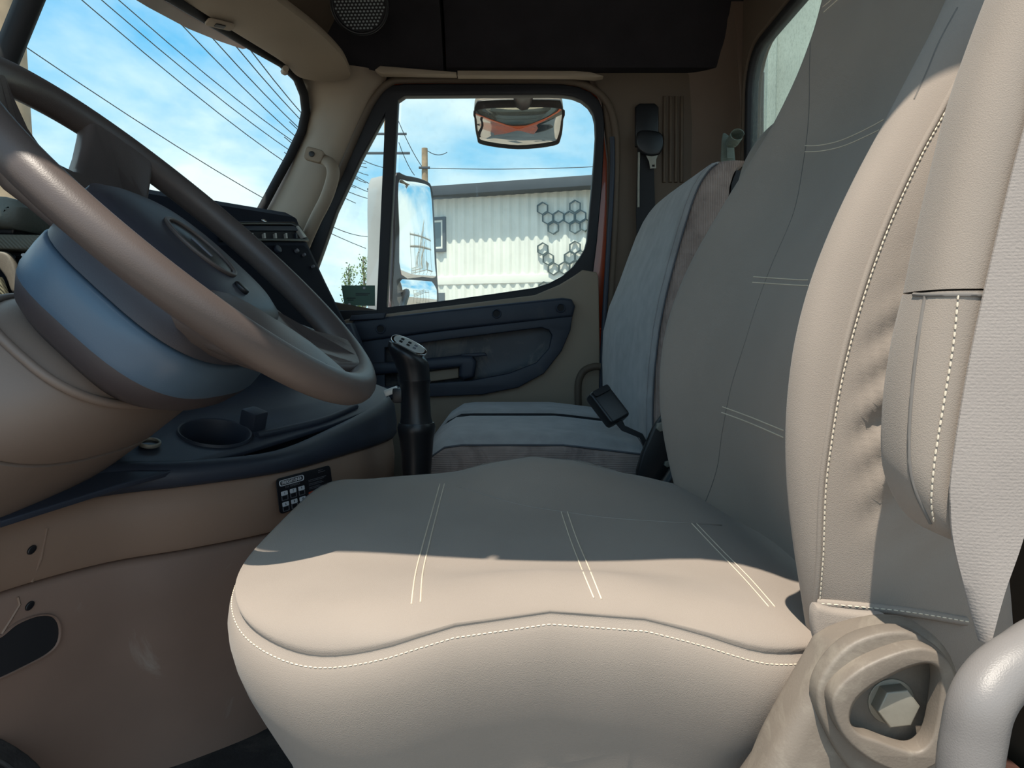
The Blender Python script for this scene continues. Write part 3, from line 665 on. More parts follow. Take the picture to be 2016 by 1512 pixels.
# slot, screws and crease on the knee panel
kt = bvh(kp); ut = bvh(tp)
sl_ = [cast(kt, x, y, 0.001)[0] for x, y in [(0, 1252), (30, 1228), (70, 1212), (100, 1212), (114, 1230), (112, 1262), (92, 1285), (50, 1308), (0, 1332), (-40, 1345), (-40, 1275)]]
if all(sl_):
    slp = cr_spline(sl_, 4, True); cc = sum(slp, Vector())/len(slp); nn = cast(kt, 60, 1265)[1]
    rings = [[cc+(p-cc)*q+nn*h for p in slp] for q, h in ((1.05, 0.0), (1.03, 0.003), (1.0, 0.003), (0.97, 0.001), (0.94, -0.003))]
    V, F = loft_geo(rings, False); mesh('slot_rim', V, F, TANW, con)
    V = [cc+(p-cc)*1.0+nn*0.0012 for p in slp]; mesh('slot_opening', V, [tuple(range(len(V)))], BLACKM, con)
for x, y, t in ((61, 1082, ut), (57, 1192, kt)):
    p, n = cast(t, x, y, 0.0)
    if p is None: continue
    ex = n.orthogonal().normalized()
    prism('screw', [oval(0, 0, 0.006, 0.004, 14)], FR(p, ex, n.cross(ex), n), 0.003, BLACK, con, 0.001)
for pts, t in (([(92, 1040), (80, 1100), (62, 1145)], ut), ([(34, 1175), (38, 1190), (20, 1220), (2, 1248)], kt)):
    P = [q for q in (cast(t, x, y, 0.0005)[0] for x, y in pts) if q is not None]
    if len(P) > 1: tube('panel_crease', P, 0.0016, TAN, con, 6)
# gear pattern decal on the tan panel
dc, dn = cast(ut, 592, 968, 0.0006)
a1 = cast(ut, 545, 945)[0]; a2 = cast(ut, 640, 918)[0]
dx = (a2-a1); dx = (dx-dn*dx.dot(dn)).normalized(); dx = Vector((dx.x, dx.y, 0)).normalized(); dyv = dn.cross(dx)
DFm = FR(dc, dx, dyv, dn)
def dl(px, py): l = DFm.inverted() @ UPL(px, py, dc, dn); return Vector((l.x, l.y, 0))
dcl = thing('gear_pattern_decal', 'black gear pattern decal with white logo and orange bar on the tan panel', 'decal', dc)
TL, TR, BL = dl(542, 944), dl(649, 915), dl(536, 1018)
dw = (TR-TL).length; dh = abs(BL.y-TL.y)
org = (TL+TR)/2+Vector((0, -dh/2, 0)); DB = DFm @ Matrix.Translation(org)
W2, H2 = dw/2, dh/2
prism('label_sheet', [rrect(-W2, -H2, W2, H2, 0.007)], DB, 0.0012, DECALB, dcl, 0.0003)
def dtx(t_, size, x, y, m, nm='lettering', bold=False, fit=None): return text(nm, t_, size, DB @ Matrix.Translation((x*W2, y*H2, 0.0016)), m, dcl, bold, fit=fit)
lg = rrect(-0.92*W2, 0.52*H2, -0.05*W2, 0.86*H2, 0.16*H2); lgi = rrect(-0.89*W2, 0.56*H2, -0.08*W2, 0.82*H2, 0.125*H2)
prism('logo_oval', [lg, lgi], DB, 0.0005, WHITE, dcl, z0=0.0012)
dtx('FREIGHTLINER', 0.25*H2, -0.485, 0.685, WHITE, bold=True, fit=0.70*W2)
dtx('10 SPEED', 0.16*H2, -0.48, 0.41, GREYP, fit=0.5*W2)
for r, (yy, labs) in enumerate(((0.10, ('1', '7', '9')), (-0.52, ('6', '8', '10')))):
    for k, s in enumerate(labs):
        x = -0.78+k*0.30
        gk = prism('gear_key', [rrect((x-0.11)*W2, (yy-0.12)*H2, (x+0.11)*W2, (yy+0.12)*H2, 0.05*H2, 3)], DB, 0.0004, WHITE, dcl, z0=0.0012)
        dtx(s, 0.19*H2, x, yy, DECALB, 'numeral', True)
        prism('gear_key_frame', [rrect((x-0.11)*W2, (yy-0.40)*H2, (x+0.11)*W2, (yy-0.13)*H2, 0.04*H2, 3), rrect((x-0.09)*W2, (yy-0.37)*H2, (x+0.09)*W2, (yy-0.15)*H2, 0.03*H2, 3)], DB, 0.0004, GREYP, dcl, z0=0.0012)
for k, (x0, x1, y) in enumerate(((0.10, 0.78, 0.42), (0.10, 0.70, 0.34), (0.10, 0.60, 0.20), (0.10, 0.66, 0.12), (0.10, 0.52, -0.02), (0.10, 0.62, -0.10), (0.5, 0.68, 0.84), (0.5, 0.76, 0.74))):
    prism('fine_print', [rrect(x0*W2, (y-0.012)*H2, x1*W2, (y+0.014)*H2, 0.004*H2, 1)], DB, 0.0003, GREYP, dcl, z0=0.0012)
prism('warning_bar', [rrect(0.06*W2, -0.56*H2, 0.52*W2, -0.26*H2, 0.03*H2, 2)], DB, 0.0004, REDP, dcl, z0=0.0012)
prism('warning_bar', [rrect(0.54*W2, -0.50*H2, 0.92*W2, -0.30*H2, 0.03*H2, 2)], DB, 0.0004, M('dark_red_print', (0.16, 0.02, 0.01), 0.6), dcl, z0=0.0012)

# ================================================================== steering wheel
TILT = math.radians(42.9); WC = Vector((-0.343, 0.806, 0.107)); WR = 0.235
eD = Vector((math.cos(TILT), 0, -math.sin(TILT))); eW = Vector((0, 1, 0)); eN = Vector((math.sin(TILT), 0, math.cos(TILT)))
def WP(e_, w_, n_=0.0): return WC+eD*e_+eW*w_+eN*n_
sw = thing('steering_wheel', 'large dark four-spoke steering wheel with oval emblem on its hub', 'steering wheel', WP(0.02, 0, -0.14))
path = [WP(WR*math.cos(a), WR*math.sin(a)) for a in [2*math.pi*k/96 for k in range(96)]]
tube('rim', path, 0.0175, RIMM, sw, 16, True)
# hub shell: deep rounded bowl under a flat pad
def hub_ring(n_, e0, e1, w, p=3.2, seg=48, sk=0.0):
    out = []
    for k in range(seg):
        t = 2*math.pi*k/seg; c, s = math.cos(t), math.sin(t)
        x = math.copysign(abs(c)**(2/p), c); y = math.copysign(abs(s)**(2/p), s)
        out.append(WP((e0+e1)/2+(e1-e0)/2*x, w*y, n_+sk*x))
    return out
R_ = [hub_ring(-0.150, -0.03, 0.085, 0.085, 2.6), hub_ring(-0.146, -0.05, 0.108, 0.112, 2.8), hub_ring(-0.128, -0.068, 0.128, 0.140, 3.0), hub_ring(-0.100, -0.075, 0.135, 0.153, 3.2), hub_ring(-0.070, -0.075, 0.132, 0.152, 3.2),
      hub_ring(-0.045, -0.075, 0.125, 0.143, 3.2), hub_ring(-0.042, -0.073, 0.122, 0.140, 3.2), hub_ring(-0.040, -0.075, 0.124, 0.142, 3.2), hub_ring(-0.022, -0.075, 0.118, 0.130, 3.0), hub_ring(-0.010, -0.070, 0.110, 0.118, 3.0), hub_ring(-0.004, -0.058, 0.096, 0.100, 2.8), hub_ring(-0.001, -0.03, 0.06, 0.06, 2.6)]
PADM = M('horn_pad_plastic', (0.046, 0.046, 0.058), 0.42, 0.08, 8, bump=0.08, bscale=900)
loft('hub_base', R_[:3]+[hub_ring(-0.108, -0.074, 0.134, 0.151, 3.2), hub_ring(-0.101, -0.073, 0.132, 0.150, 3.2)], M('hub_base_shade_tint', (0.055, 0.045, 0.048), 0.5, 0.1, 8, bump=0.08, bscale=900), sw, True, True, angle=50)  # same plastic as the shell; downward-facing shade painted in as dark brown
hubo = loft('hub_shell', [hub_ring(-0.107, -0.074, 0.133, 0.1505, 3.2), hub_ring(-0.099, -0.076, 0.1355, 0.1535, 3.2), hub_ring(-0.080, -0.077, 0.135, 0.1535, 3.2), hub_ring(-0.066, -0.077, 0.133, 0.152, 3.2), hub_ring(-0.0635, -0.075, 0.130, 0.149, 3.2), hub_ring(-0.062, -0.070, 0.120, 0.140, 3.2)], HUBSKY, sw, True, True, angle=50)  # upper hub, sky reflection painted in as blue
loft('horn_pad', [hub_ring(-0.064, -0.072, 0.124, 0.143, 3.2), hub_ring(-0.0612, -0.076, 0.131, 0.150, 3.2), hub_ring(-0.045, -0.078, 0.127, 0.146, 3.2), hub_ring(-0.026, -0.085, 0.118, 0.134, 3.0), hub_ring(-0.012, -0.088, 0.110, 0.120, 3.0), hub_ring(-0.005, -0.078, 0.098, 0.103, 2.8), hub_ring(-0.001, -0.05, 0.06, 0.06, 2.6)], PADM, sw, True, True, angle=50)
def web(name, half, sag):
    lp = [Vector((x, y, 0)) for x, y in half]+[Vector((x, -y, 0)) for x, y in reversed(half) if abs(y) > 1e-6]
    me = prism_me([lp], Matrix.Identity(4), 0.030, 0.010, 3, -0.015)
    bm = bmesh.new(); bm.from_mesh(me); bmesh.ops.subdivide_edges(bm, edges=[e for e in bm.edges if e.calc_length() > 0.03], cuts=2, use_grid_fill=False)
    for v in bm.verts:
        rho = math.hypot(v.co.x, v.co.y); n_ = v.co.z-sag*max(0.0, min(1.0, (0.228-rho)/0.06)); v.co = WP(v.co.x, v.co.y, n_)
    bm.to_mesh(me); bm.free(); return mobj(name, me, RIMM, sw, True, None, 50)
pw = lambda a, r=0.230: (r*math.cos(math.radians(a)), r*math.sin(math.radians(a)))
web('upper_spokes', [(-0.150, 0.0), (-0.154, 0.018), (-0.166, 0.036), (-0.186, 0.054), (-0.206, 0.068), pw(161), pw(155), pw(148), pw(141), pw(137), (-0.150, 0.146), (-0.120, 0.126), (-0.09, 0.114), (-0.05, 0.108), (0.0, 0.10)], 0.048)
web('lower_spokes', [(0.196, 0.0), (0.199, 0.02), (0.206, 0.042), (0.216, 0.062), pw(20), pw(27), pw(34), pw(41), (0.150, 0.146), (0.120, 0.130), (0.09, 0.122), (0.02, 0.10)], 0.030)
# spokes: flattened arms flaring into the rim
def spoke(name, e0, w0, n0, ang, width0, width1, th0, th1, bow=0.0):
    end = Vector(((WR-0.012)*math.cos(ang), (WR-0.012)*math.sin(ang), 0)); st = Vector((e0, w0, n0)); rings = []
    d = (end-st).normalized(); tan = Vector((-math.sin(ang), math.cos(ang), 0))
    for k in range(9):
        t = k/8; c_ = st.lerp(end, t); c_.z = n0*(1-t)**1.5-0.002+bow*math.sin(math.pi*t)
        wdt = width0+(width1-width0)*(t**3); thk = th0+(th1-th0)*t
        side = Vector((-d.y, d.x, 0)).lerp(tan, t).normalized()
        rings.append([WP(c_.x+side.x*wdt*math.cos(q)*0.5, c_.y+side.y*wdt*math.cos(q)*0.5, c_.z+thk*math.sin(q)*0.5) for q in [2*math.pi*j/16 for j in range(16)]])
    return loft(name, rings, RIMM, sw, True, True, angle=60)
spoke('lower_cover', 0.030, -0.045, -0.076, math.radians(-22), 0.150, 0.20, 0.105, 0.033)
# emblem on the pad: raised oval ring, inner oval, little bar
ef = FR(WP(0.02, -0.005, -0.002), -eW, eD*-1, eN)
ef = FR(WP(0.012, -0.004, -0.0015), eD*0.85, eW*0.85, eN)
emb = prism('emblem', [oval(0, 0, 0.054, 0.050, 40), oval(0, 0, 0.048, 0.044, 40)], ef, 0.0045, RIMM, sw, 0.0015)
prism('emblem_face', [oval(0, 0, 0.047, 0.043, 40)], ef, 0.002, BLACK, emb, 0.0005)
prism('emblem_bar', [rrect(-0.016, -0.0025, 0.018, 0.0025, 0.0015, 2)], ef, 0.0035, GREYP, emb, 0.0006)
c = WP(0.075, -0.012, -0.004); prism('horn_button', [oval(0, 0, 0.009, 0.007, 16)], FR(c, eD, eW, eN), 0.006, BLACK, sw, 0.002)

# ---- steering column shroud
col = thing('steering_column', 'grey-brown steering column shroud below the wheel', 'steering column', WP(0.03, 0, -0.5))
def col_ring(n_, e0, e1, w, p=2.8): return hub_ring(n_, e0, e1, w, p, 44)
cr1 = loft('upper_shroud', [col_ring(-0.128, -0.03, 0.070, 0.09), col_ring(-0.135, -0.055, 0.082, 0.118), col_ring(-0.150, -0.068, 0.090, 0.146), col_ring(-0.185, -0.072, 0.094, 0.174), col_ring(-0.235, -0.072, 0.085, 0.178), col_ring(-0.238, -0.070, 0.083, 0.175)], COLUMN, col, True, True, angle=50)
cr2 = loft('lower_shroud', [col_ring(-0.2385, -0.068, 0.080, 0.174), col_ring(-0.241, -0.072, 0.084, 0.178), col_ring(-0.29, -0.077, 0.074, 0.176), col_ring(-0.36, -0.082, 0.058, 0.158), col_ring(-0.46, -0.090, 0.040, 0.14), col_ring(-0.56, -0.09, 0.03, 0.11)], COLUMN, col, True, True, angle=50)
tube('shroud_lip', hub_ring(-0.152, -0.071, 0.093, 0.150, 2.8, 48), 0.0045, COLUMN, col, 8, True)
ct = bvh(cr2)
P = [q for q in (cast(ct, x, y, 0.0004)[0] for x, y in [(0, 760), (18, 775), (30, 795), (28, 815), (14, 828), (0, 833)]) if q is not None]
if len(P) > 2: tube('access_cover_edge', cr_spline(P, 4), 0.0013, SEAM, col, 5)

# ================================================================== gear lever
gs = thing('gear_lever', 'black gear lever with silver shift pattern plate on its knob', 'gear lever', U(822, 960, 1.30)+Vector((0, 0, -0.35)))
GY = 1.30
def gring(px, py, rx, n=20, tilt=0.0, ry=None):
    c = U(px, py, GY); r = rx/FPX*GY; ry = r if ry is None else ry/FPX*GY
    return [c+Vector((r*math.cos(a), ry*math.sin(a), r*math.cos(a)*tilt)) for a in [2*math.pi*k/n for k in range(n)]]
loft('shaft', [gring(818, 1250, 26), gring(820, 960, 27), gring(821, 900, 30), gring(820, 862, 34), gring(820, 850, 37), gring(820, 840, 38), gring(820, 832, 35)], BLACK, gs, angle=60)
loft('collar', [gring(820, 836, 33), gring(819, 820, 30), gring(818, 790, 29), gring(817, 756, 29), gring(817, 751, 31), gring(817, 747, 31)], BLACK, gs, angle=50)
loft('knob', [gring(817, 750, 30), gring(815, 735, 31), gring(811, 718, 34, tilt=-0.10), gring(806, 705, 38, tilt=-0.30), gring(803, 696, 39, tilt=-0.42), gring(802, 689, 36, tilt=-0.5), gring(802, 684, 26, tilt=-0.52)], BLACK, gs, angle=60)
kc = U(803, 687, GY); kx = Vector((1, 0, -0.5)).normalized(); kz = Vector((0.42, -0.45, 0.84)); kz = (kz-kx*kz.dot(kx)).normalized(); ky = kz.cross(kx)
KF = FR(kc+Vector((0, 0, 0.004)), kx, ky, kz)
prism('pattern_plate_rim', [oval(0.001, 0, 0.034, 0.020, 32, 2.4)], KF, 0.005, CHROME, gs, 0.0015)
pp = prism('pattern_plate', [oval(0.001, 0, 0.029, 0.0155, 32, 2.4)], KF, 0.0055, SILVER, gs, 0.0004, z0=0.0005)
for x in (-0.014, 0.0, 0.012):
    for y in (-0.005, 0.005): prism('gear_mark', [rrect(x-0.003, y-0.0032, x+0.003, y+0.0032, 0.001, 2)], KF, 0.0004, BLACK if x < 0.01 else GREYP, pp, z0=0.006)
rbox('range_switch', U(771, 770, GY), (0.026, 0.014, 0.012), SILVER, gs, 0.003, Matrix.Rotation(-0.35, 3, 'Y'))
rbox('switch_body', U(785, 778, GY), (0.020, 0.022, 0.026), BLACK, gs, 0.004)

# ================================================================== driver seat
ds = thing('driver_seat', 'driver seat in a stretched grey-beige cover with white stitching', 'seat', (0.02, 0.80, -0.58))
SCX, SCY, SA, SB = 0.028, 0.80, 0.278, 0.264
def zseam(X, s):
    near = lerp_tab([(-0.25, -0.215), (-0.20, -0.232), (-0.15, -0.240), (-0.10, -0.232), (-0.04, -0.213), (0.03, -0.203), (0.09, -0.207), (0.14, -0.220), (0.19, -0.236), (0.25, -0.240)], X)
    return near+0.030*(0.5+0.5*max(-1, min(1, s*1.2)))
def ztop(X, s):
    z = -0.204+0.012*s
    z += 0.003*math.exp(-((X+0.16)/0.07)**2)                               # front lobe
    z -= 0.014*math.exp(-(s/0.55)**2)*math.exp(-((X-0.06)/0.16)**2)           # worn sitting dip
    z += 0.040*math.exp(-((s-0.72)/0.20)**2)*math.exp(-((X-0.035)/0.115)**2)  # far bolster
    z += 0.026*math.exp(-((s+0.80)/0.24)**2)*math.exp(-((X-0.035)/0.12)**2)   # near bolster, crushed
    z -= 0.030*max(0.0, (X-0.16)/0.09)**2*0.6
    return z
SEG = 120
def souter(t, p=4.3):
    c, s = math.cos(t), math.sin(t)
    return Vector((SCX+SA*math.copysign(abs(c)**(2/p), c), SCY+SB*math.copysign(abs(s)**(2/p), s), 0))
SO = [souter(2*math.pi*k/SEG) for k in range(SEG)]
def sring(q, kind, dz=0.0):
    out = []
    for p in SO:
        x = SCX+(p.x-SCX)*q; y = SCY+(p.y-SCY)*q; s = (y-SCY)/SB; zs = zseam(p.x, (p.y-SCY)/SB)
        if kind == 'side': z = zs+dz
        else:
            f = min(1.0, (1-q)/0.15); f = math.sqrt(max(0.0, 1-(1-f)**2)); z = zs+0.004+(ztop(x, s)-zs-0.004)*f
        out.append(Vector((x, y, z)))
    return out
rings = [sring(0.80, 'side', -0.20), sring(0.84, 'side', -0.17), sring(0.88, 'side', -0.135), sring(0.92, 'side', -0.110), sring(0.955, 'side', -0.088), sring(0.985, 'side', -0.068), sring(1.006, 'side', -0.050), sring(1.018, 'side', -0.034), sring(1.021, 'side', -0.022), sring(1.016, 'side', -0.011), sring(1.006, 'side', -0.004), sring(0.996, 'side', -0.001), sring(0.9955, 'side', 0.0015), sring(1.001, 'side', 0.004)]
for q in (0.998, 0.99, 0.975, 0.955, 0.93, 0.90, 0.87, 0.83, 0.78, 0.72, 0.65, 0.57, 0.48, 0.38, 0.28, 0.18, 0.09, 0.03): rings.append(sring(q, 'top'))
cus = loft('cushion', rings, COVER, ds, True, True, angle=0)
cust = bvh(cus)
near_idx = [k for k in range(SEG)]
sP = [Vector((p.x*1.0, SCY+(p.y-SCY)*1.0085, 0)) for p in SO]
loopP = []
for k in range(SEG+1):
    p = SO[k % SEG]; x = SCX+(p.x-SCX)*1.010; y = SCY+(p.y-SCY)*1.010
    loopP.append(Vector((x, y, zseam(p.x, (p.y-SCY)/SB)-0.0062)))
k0, k1 = int(SEG*0.36), int(SEG*0.965)
st = stitches('seam_stitching', loopP[k0:k1], THREAD, cus, 0.0027, 0.0013, 0.00055); st['kind'] = 'stuff'
def twin(name, tree, pts1, pts2, par, mat=THREAD, r=0.00065):
    for pts in (pts1, pts2):
        P = on_surf(tree, pts, 0.0003, 8, 0.03 if tree is not cust else 0.0)
        if len(P) > 2: tube(name, P, r, mat, par, 5)
twin('stitch_line', cust, [(866, 953), (850, 1010), (833, 1070), (818, 1130), (810, 1190)], [(875, 953), (860, 1010), (845, 1070), (832, 1130), (828, 1186)], cus)
twin('stitch_line', cust, [(1105, 1008), (1122, 1060), (1145, 1120), (1169, 1178)], [(1117, 1008), (1135, 1060), (1160, 1120), (1184, 1180)], cus)
twin('stitch_line', cust, [(1362, 1031), (1410, 1082), (1465, 1140), (1513, 1195)], [(1371, 1031), (1420, 1082), (1477, 1140), (1525, 1195)], cus)
P = on_surf(cust, [(900, 957), (960, 976), (1030, 995), (1110, 1008), (1200, 1020), (1300, 1027), (1420, 1034)], 0.0001)
if len(P) > 2: tube('panel_seam', P, 0.0009, SEAML, cus, 5)

# backrest -----------------------------------------------------------------
XC = [(-0.30, 0.255), (-0.22, 0.232), (-0.10, 0.210), (0.0, 0.214), (0.09, 0.242), (0.20, 0.300), (0.28, 0.345), (0.36, 0.374), (0.46, 0.394), (0.60, 0.412), (0.74, 0.43)]
WH = [(-0.30, 0.225), (-0.22, 0.250), (-0.10, 0.264), (0.05, 0.266), (0.14, 0.262), (0.22, 0.248), (0.29, 0.222), (0.35, 0.190), (0.42, 0.166), (0.52, 0.160), (0.62, 0.158), (0.70, 0.135), (0.74, 0.09)]
sec = [(0.066, 0.0), (0.064, 0.25), (0.056, 0.46), (0.040, 0.64), (0.019, 0.78), (0.003, 0.875), (0.0, 0.92), (0.008, 0.972), (0.030, 1.0), (0.058, 1.006), (0.10, 1.0), (0.145, 0.97), (0.165, 0.88), (0.172, 0.5), (0.174, 0.0)]
full = [(x, s) for x, s in sec]+[(x, -s) for x, s in reversed(sec[1:-1])]
levels = [-0.30, -0.29, -0.27, -0.24, -0.20, -0.16, -0.12, -0.08, -0.04, 0.0, 0.04, 0.08, 0.12, 0.16, 0.20, 0.24, 0.28, 0.31, 0.34, 0.37, 0.40, 0.44, 0.48, 0.53, 0.58, 0.63, 0.67, 0.70, 0.725, 0.74]
def wrinkle(x, s, z):
    if s > -0.90 or x < 0.035 or x > 0.14: return 0.0
    a = 1.4*math.exp(-((z+0.055)/0.075)**2)*min(1, (x-0.035)/0.04)
    u = z-0.75*(x-0.06)
    return 0.0042*a*(math.sin(u*190)+0.5*math.sin(u*95+1.3))
rings = []
for z in levels:
    xc = lerp_tab(XC, z); w = lerp_tab(WH, z); rc = 0.4 if z > 0.36 else 1.0 if z < 0.25 else 1.0-0.6*(z-0.25)/0.11
    end = 0.85 if z in (levels[0], levels[-1]) else 1.0
    pts = [Vector((xc+((0.05+(x-0.05)*(1.0 if z < 0.2 else max(0.5, 1.0-2.6*(z-0.2)))) if (x > 0.05 and abs(s) > 0.85) or x > 0.09 else x*rc), 0.80+s*w*end+0.0, z)) for x, s in full]
    pts = cr_spline(pts, 4, True)
    out = []
    for p in pts:
        out.append(p)
    rings.append(out)
# refine vertically with a spline through the rings
n_ = len(rings[0]); cols = [cr_spline([r[j] for r in rings], 8) for j in range(n_)]
rr = []
for i in range(len(cols[0])):
    row = []
    for j in range(n_):
        p = cols[j][i].copy(); w = lerp_tab(WH, p.z); xc = lerp_tab(XC, p.z); p.y += wrinkle(p.x-xc, (p.y-0.80)/w, p.z); row.append(p)
    rr.append(row)
bk = loft('backrest', rr, COVER, ds, True, True, angle=0)
bkt = bvh(bk)
P = on_surf(bkt, [(1614, 1188), (1621, 1090), (1626, 960), (1640, 850), (1657, 750), (1684, 640), (1720, 525), (1763, 415), (1812, 310), (1850, 240), (1878, 188)], 0.0008, 10)
pc = tube('piping', on_surf(bkt, [(1606, 1188), (1612, 1090), (1617, 960), (1631, 850), (1648, 750), (1675, 640), (1711, 525), (1754, 415), (1803, 310), (1841, 240), (1869, 188), (1900, 130), (1945, 40), (1965, 0)], -0.0005, 6), 0.0022, COVER, bk, 8)
so_ = stitches('seam_stitching', P, THREAD, bk, 0.0027, 0.0014, 0.0007); so_['kind'] = 'stuff'
twin('stitch_line', bkt, [(1585, 287), (1615, 286), (1660, 275), (1720, 247), (1770, 217), (1803, 193)], [(1585, 299), (1620, 297), (1665, 286), (1725, 259), (1765, 236), (1797, 211)], bk)
twin('stitch_line', bkt, [(1484, 545), (1530, 548), (1580, 551), (1619, 550)], [(1482, 556), (1530, 559), (1580, 562), (1617, 562)], bk)
twin('stitch_line', bkt, [(1423, 801), (1470, 818), (1520, 838), (1560, 854)], [(1421, 812), (1470, 830), (1520, 851), (1558, 868)], bk)
twin('stitch_line', bkt, [(1620, 14), (1632, 4), (1645, -8)], [(1622, 24), (1640, 8), (1655, -6)], bk)
for pts in ([(1600, 20), (1594, 120), (1592, 230), (1580, 330), (1562, 420), (1520, 520), (1490, 600), (1465, 680), (1440, 760), (1422, 850), (1412, 920), (1392, 980), (1378, 1004)], [(1885, 15), (1850, 80), (1825, 140), (1800, 195)]):
    P = on_surf(bkt, pts, 0.0, 6)
    if len(P) > 2: tube('panel_seam', P, 0.0006, SEAMM, bk, 5)
# hem along the bottom of the cover, folded tab under it
P = on_surf(bkt, [(1612, 1186), (1680, 1192), (1760, 1200), (1830, 1210), (1900, 1222)], 0.001, 6)
tube('hem', P, 0.0035, COVER, bk, 8)
s2 = stitches('hem_stitching', [p+Vector((0, -0.0034, 0.001)) for p in P], THREAD, bk, 0.0032, 0.0016, 0.0006); s2['kind'] = 'stuff'
fw = prism('far_wing', [pl([(1436, 460), (1449, 385), (1460, 335), (1475, 300), (1497, 268), (1524, 242), (1552, 228), (1590, 226), (1640, 250), (1640, 460)], 1.12, 3)], YF(1.14), 0.055, COVER, ds, 0.02, res=4)
fwt = bvh(fw); P = on_surf(fwt, [(1478, 345), (1490, 312), (1508, 278), (1530, 252), (1552, 240)], 0.0004, 5)
if len(P) > 3: tube('stitch_line', P, 0.0009, M('rust_thread', (0.35, 0.20, 0.10), 0.8), fw, 5)
# cover tab hanging at the rear corner of the cushion
tabp = [(1606, 1192), (1640, 1200), (1700, 1207), (1745, 1212), (1700, 1232), (1650, 1255), (1618, 1285), (1606, 1262), (1600, 1225)]
prism('cover_tab', [pl(tabp, 0.525, 3)], YF(0.535), 0.012, COVER, ds, 0.004)

# recliner housing at the near side ------------------------------------------
rc = thing('recliner_cover', 'dusty grey recliner cover with a hex bolt beside the driver seat', 'recliner', U(1760, 1500, 0.5)+Vector((0, 0, -0.1)))
hs_ = prism('housing', [pl([(1610, 1312), (1640, 1268), (1700, 1243), (1770, 1234), (1830, 1244), (1872, 1290), (1895, 1360), (1935, 1450), (1985, 1560), (1985, 1680), (1450, 1680), (1500, 1520), (1545, 1425)], 0.5, 3)], YF(0.535), 0.045, GREYPL, rc, 0.014, res=4)
hol = [(1672, 1417), (1680, 1381), (1708, 1353), (1746, 1331), (1785, 1313), (1819, 1305), (1842, 1312), (1852, 1335), (1848, 1385), (1838, 1440), (1822, 1468), (1800, 1478), (1765, 1470), (1725, 1455), (1690, 1442)]
o1 = [(1604, 1372), (1625, 1310), (1680, 1259), (1763, 1238), (1819, 1255), (1866, 1300), (1892, 1370), (1885, 1450), (1840, 1530), (1760, 1550), (1680, 1520), (1630, 1450)]
o2 = [(1637, 1388), (1650, 1350), (1700, 1310), (1770, 1281), (1820, 1274), (1862, 1295), (1884, 1345), (1880, 1420), (1850, 1495), (1790, 1520), (1720, 1500), (1660, 1450)]
def pln(pts, Y, n=4): return cr_spline([Vector((p.x, p.y, 0)) for p in pl(pts, Y)], n, True)
prism('boss', [pln(o1, 0.485), pln(hol, 0.485)], YF(0.497), 0.016, GREYPL, rc, 0.003, res=2)
prism('boss_lip', [pln(o2, 0.47), pln(hol, 0.470)], YF(0.484), 0.016, GREYPL, rc, 0.0022, res=2)
bc = U(1766, 1392, 0.482)
hexl = lambda r, a0: [Vector((r*math.cos(a0+math.pi/3*k), r*math.sin(a0+math.pi/3*k), 0)) for k in range(6)]
bf = FR((bc.x, 0.492, bc.z), (1, 0, 0), (0, 0, 1), (0, -1, 0))
bo = prism('hex_bolt', [hexl(0.0142, 0.12)], bf, 0.013, STEEL, rc, 0.0012)
prism('washer', [oval(0, 0, 0.016, 0.016, 24)], bf, 0.003, STEEL, bo, 0.0006)
# grey handle loop
gl = [U(x, y, d) for x, y, d in [(2110, 1250, 0.44), (2060, 1268, 0.42), (2016, 1298, 0.41), (1965, 1335, 0.405), (1932, 1385, 0.40), (1917, 1450, 0.40), (1908, 1520, 0.40), (1905, 1640, 0.40)]]
tag(tube('tubular_handle', cr_spline(gl, 6), 0.0165, HANDLEG, None, 18), 'curved light grey tubular handle in the bottom right corner', 'handle')

# folded-up armrest ------------------------------------------------------------
ar = thing('armrest', 'folded-up armrest in a grey-beige cover beside the backrest', 'armrest', U(1850, 1050, 0.48))
def arm_loft(name, prs, Y, mat, th):
    rings = []
    for (xl, yl), (xr, yr) in prs:
        A = U(xl, yl, Y); B = U(xr, yr, Y); c = (A+B)/2; h = (B-A)/2
        rings.append([c+h*math.copysign(abs(math.cos(a))**0.8, math.cos(a))+Vector((0, th*math.copysign(abs(math.sin(a))**0.7, math.sin(a)), 0)) for a in [2*math.pi*k/28 for k in range(28)]])
    n = len(rings[0]); cols = [cr_spline([r[j] for r in rings], 4) for j in range(n)]
    rr = [[cols[j][i] for j in range(n)] for i in range(len(cols[0]))]
    return loft(name, rr, mat, ar, True, True, angle=50)
upper = arm_loft('upper_sleeve', [((1798, 574), (1945, 574)), ((1808, 520), (1958, 520)), ((1830, 420), (1985, 420)), ((1856, 310), (2012, 310)), ((1886, 195), (2045, 195)), ((1925, 80), (2085, 80)), ((1975, -50), (2135, -50)), ((2010, -120), (2150, -110)), ((2040, -150), (2140, -145)), ((2075, -162), (2105, -160))], 0.465, COVER, 0.028)
low = arm_loft('lower_pad', [((1868, 1060), (1882, 1062)), ((1825, 1040), (1915, 1050)), ((1790, 1005), (1925, 1030)), ((1762, 950), (1930, 980)), ((1752, 890), (1928, 890)), ((1757, 780), (1930, 780)), ((1774, 670), (1938, 670)), ((1797, 578), (1945, 578))], 0.466, COVER, 0.029)
lt = bvh(low); utt = bvh(upper)
P = on_surf(lt, [(1886, 580), (1876, 680), (1858, 790), (1842, 890), (1834, 980), (1840, 1030)], 0.0006, 8)
s3 = stitches('seam_stitching', P, THREAD, low, 0.0028, 0.0016, 0.0007); s3['kind'] = 'stuff'
P = on_surf(lt, [(1822, 580), (1806, 680), (1794, 790), (1790, 890), (1800, 960), (1832, 1030)], 0.0, 8); tube('panel_seam', P, 0.0012, SEAMM, low, 6)
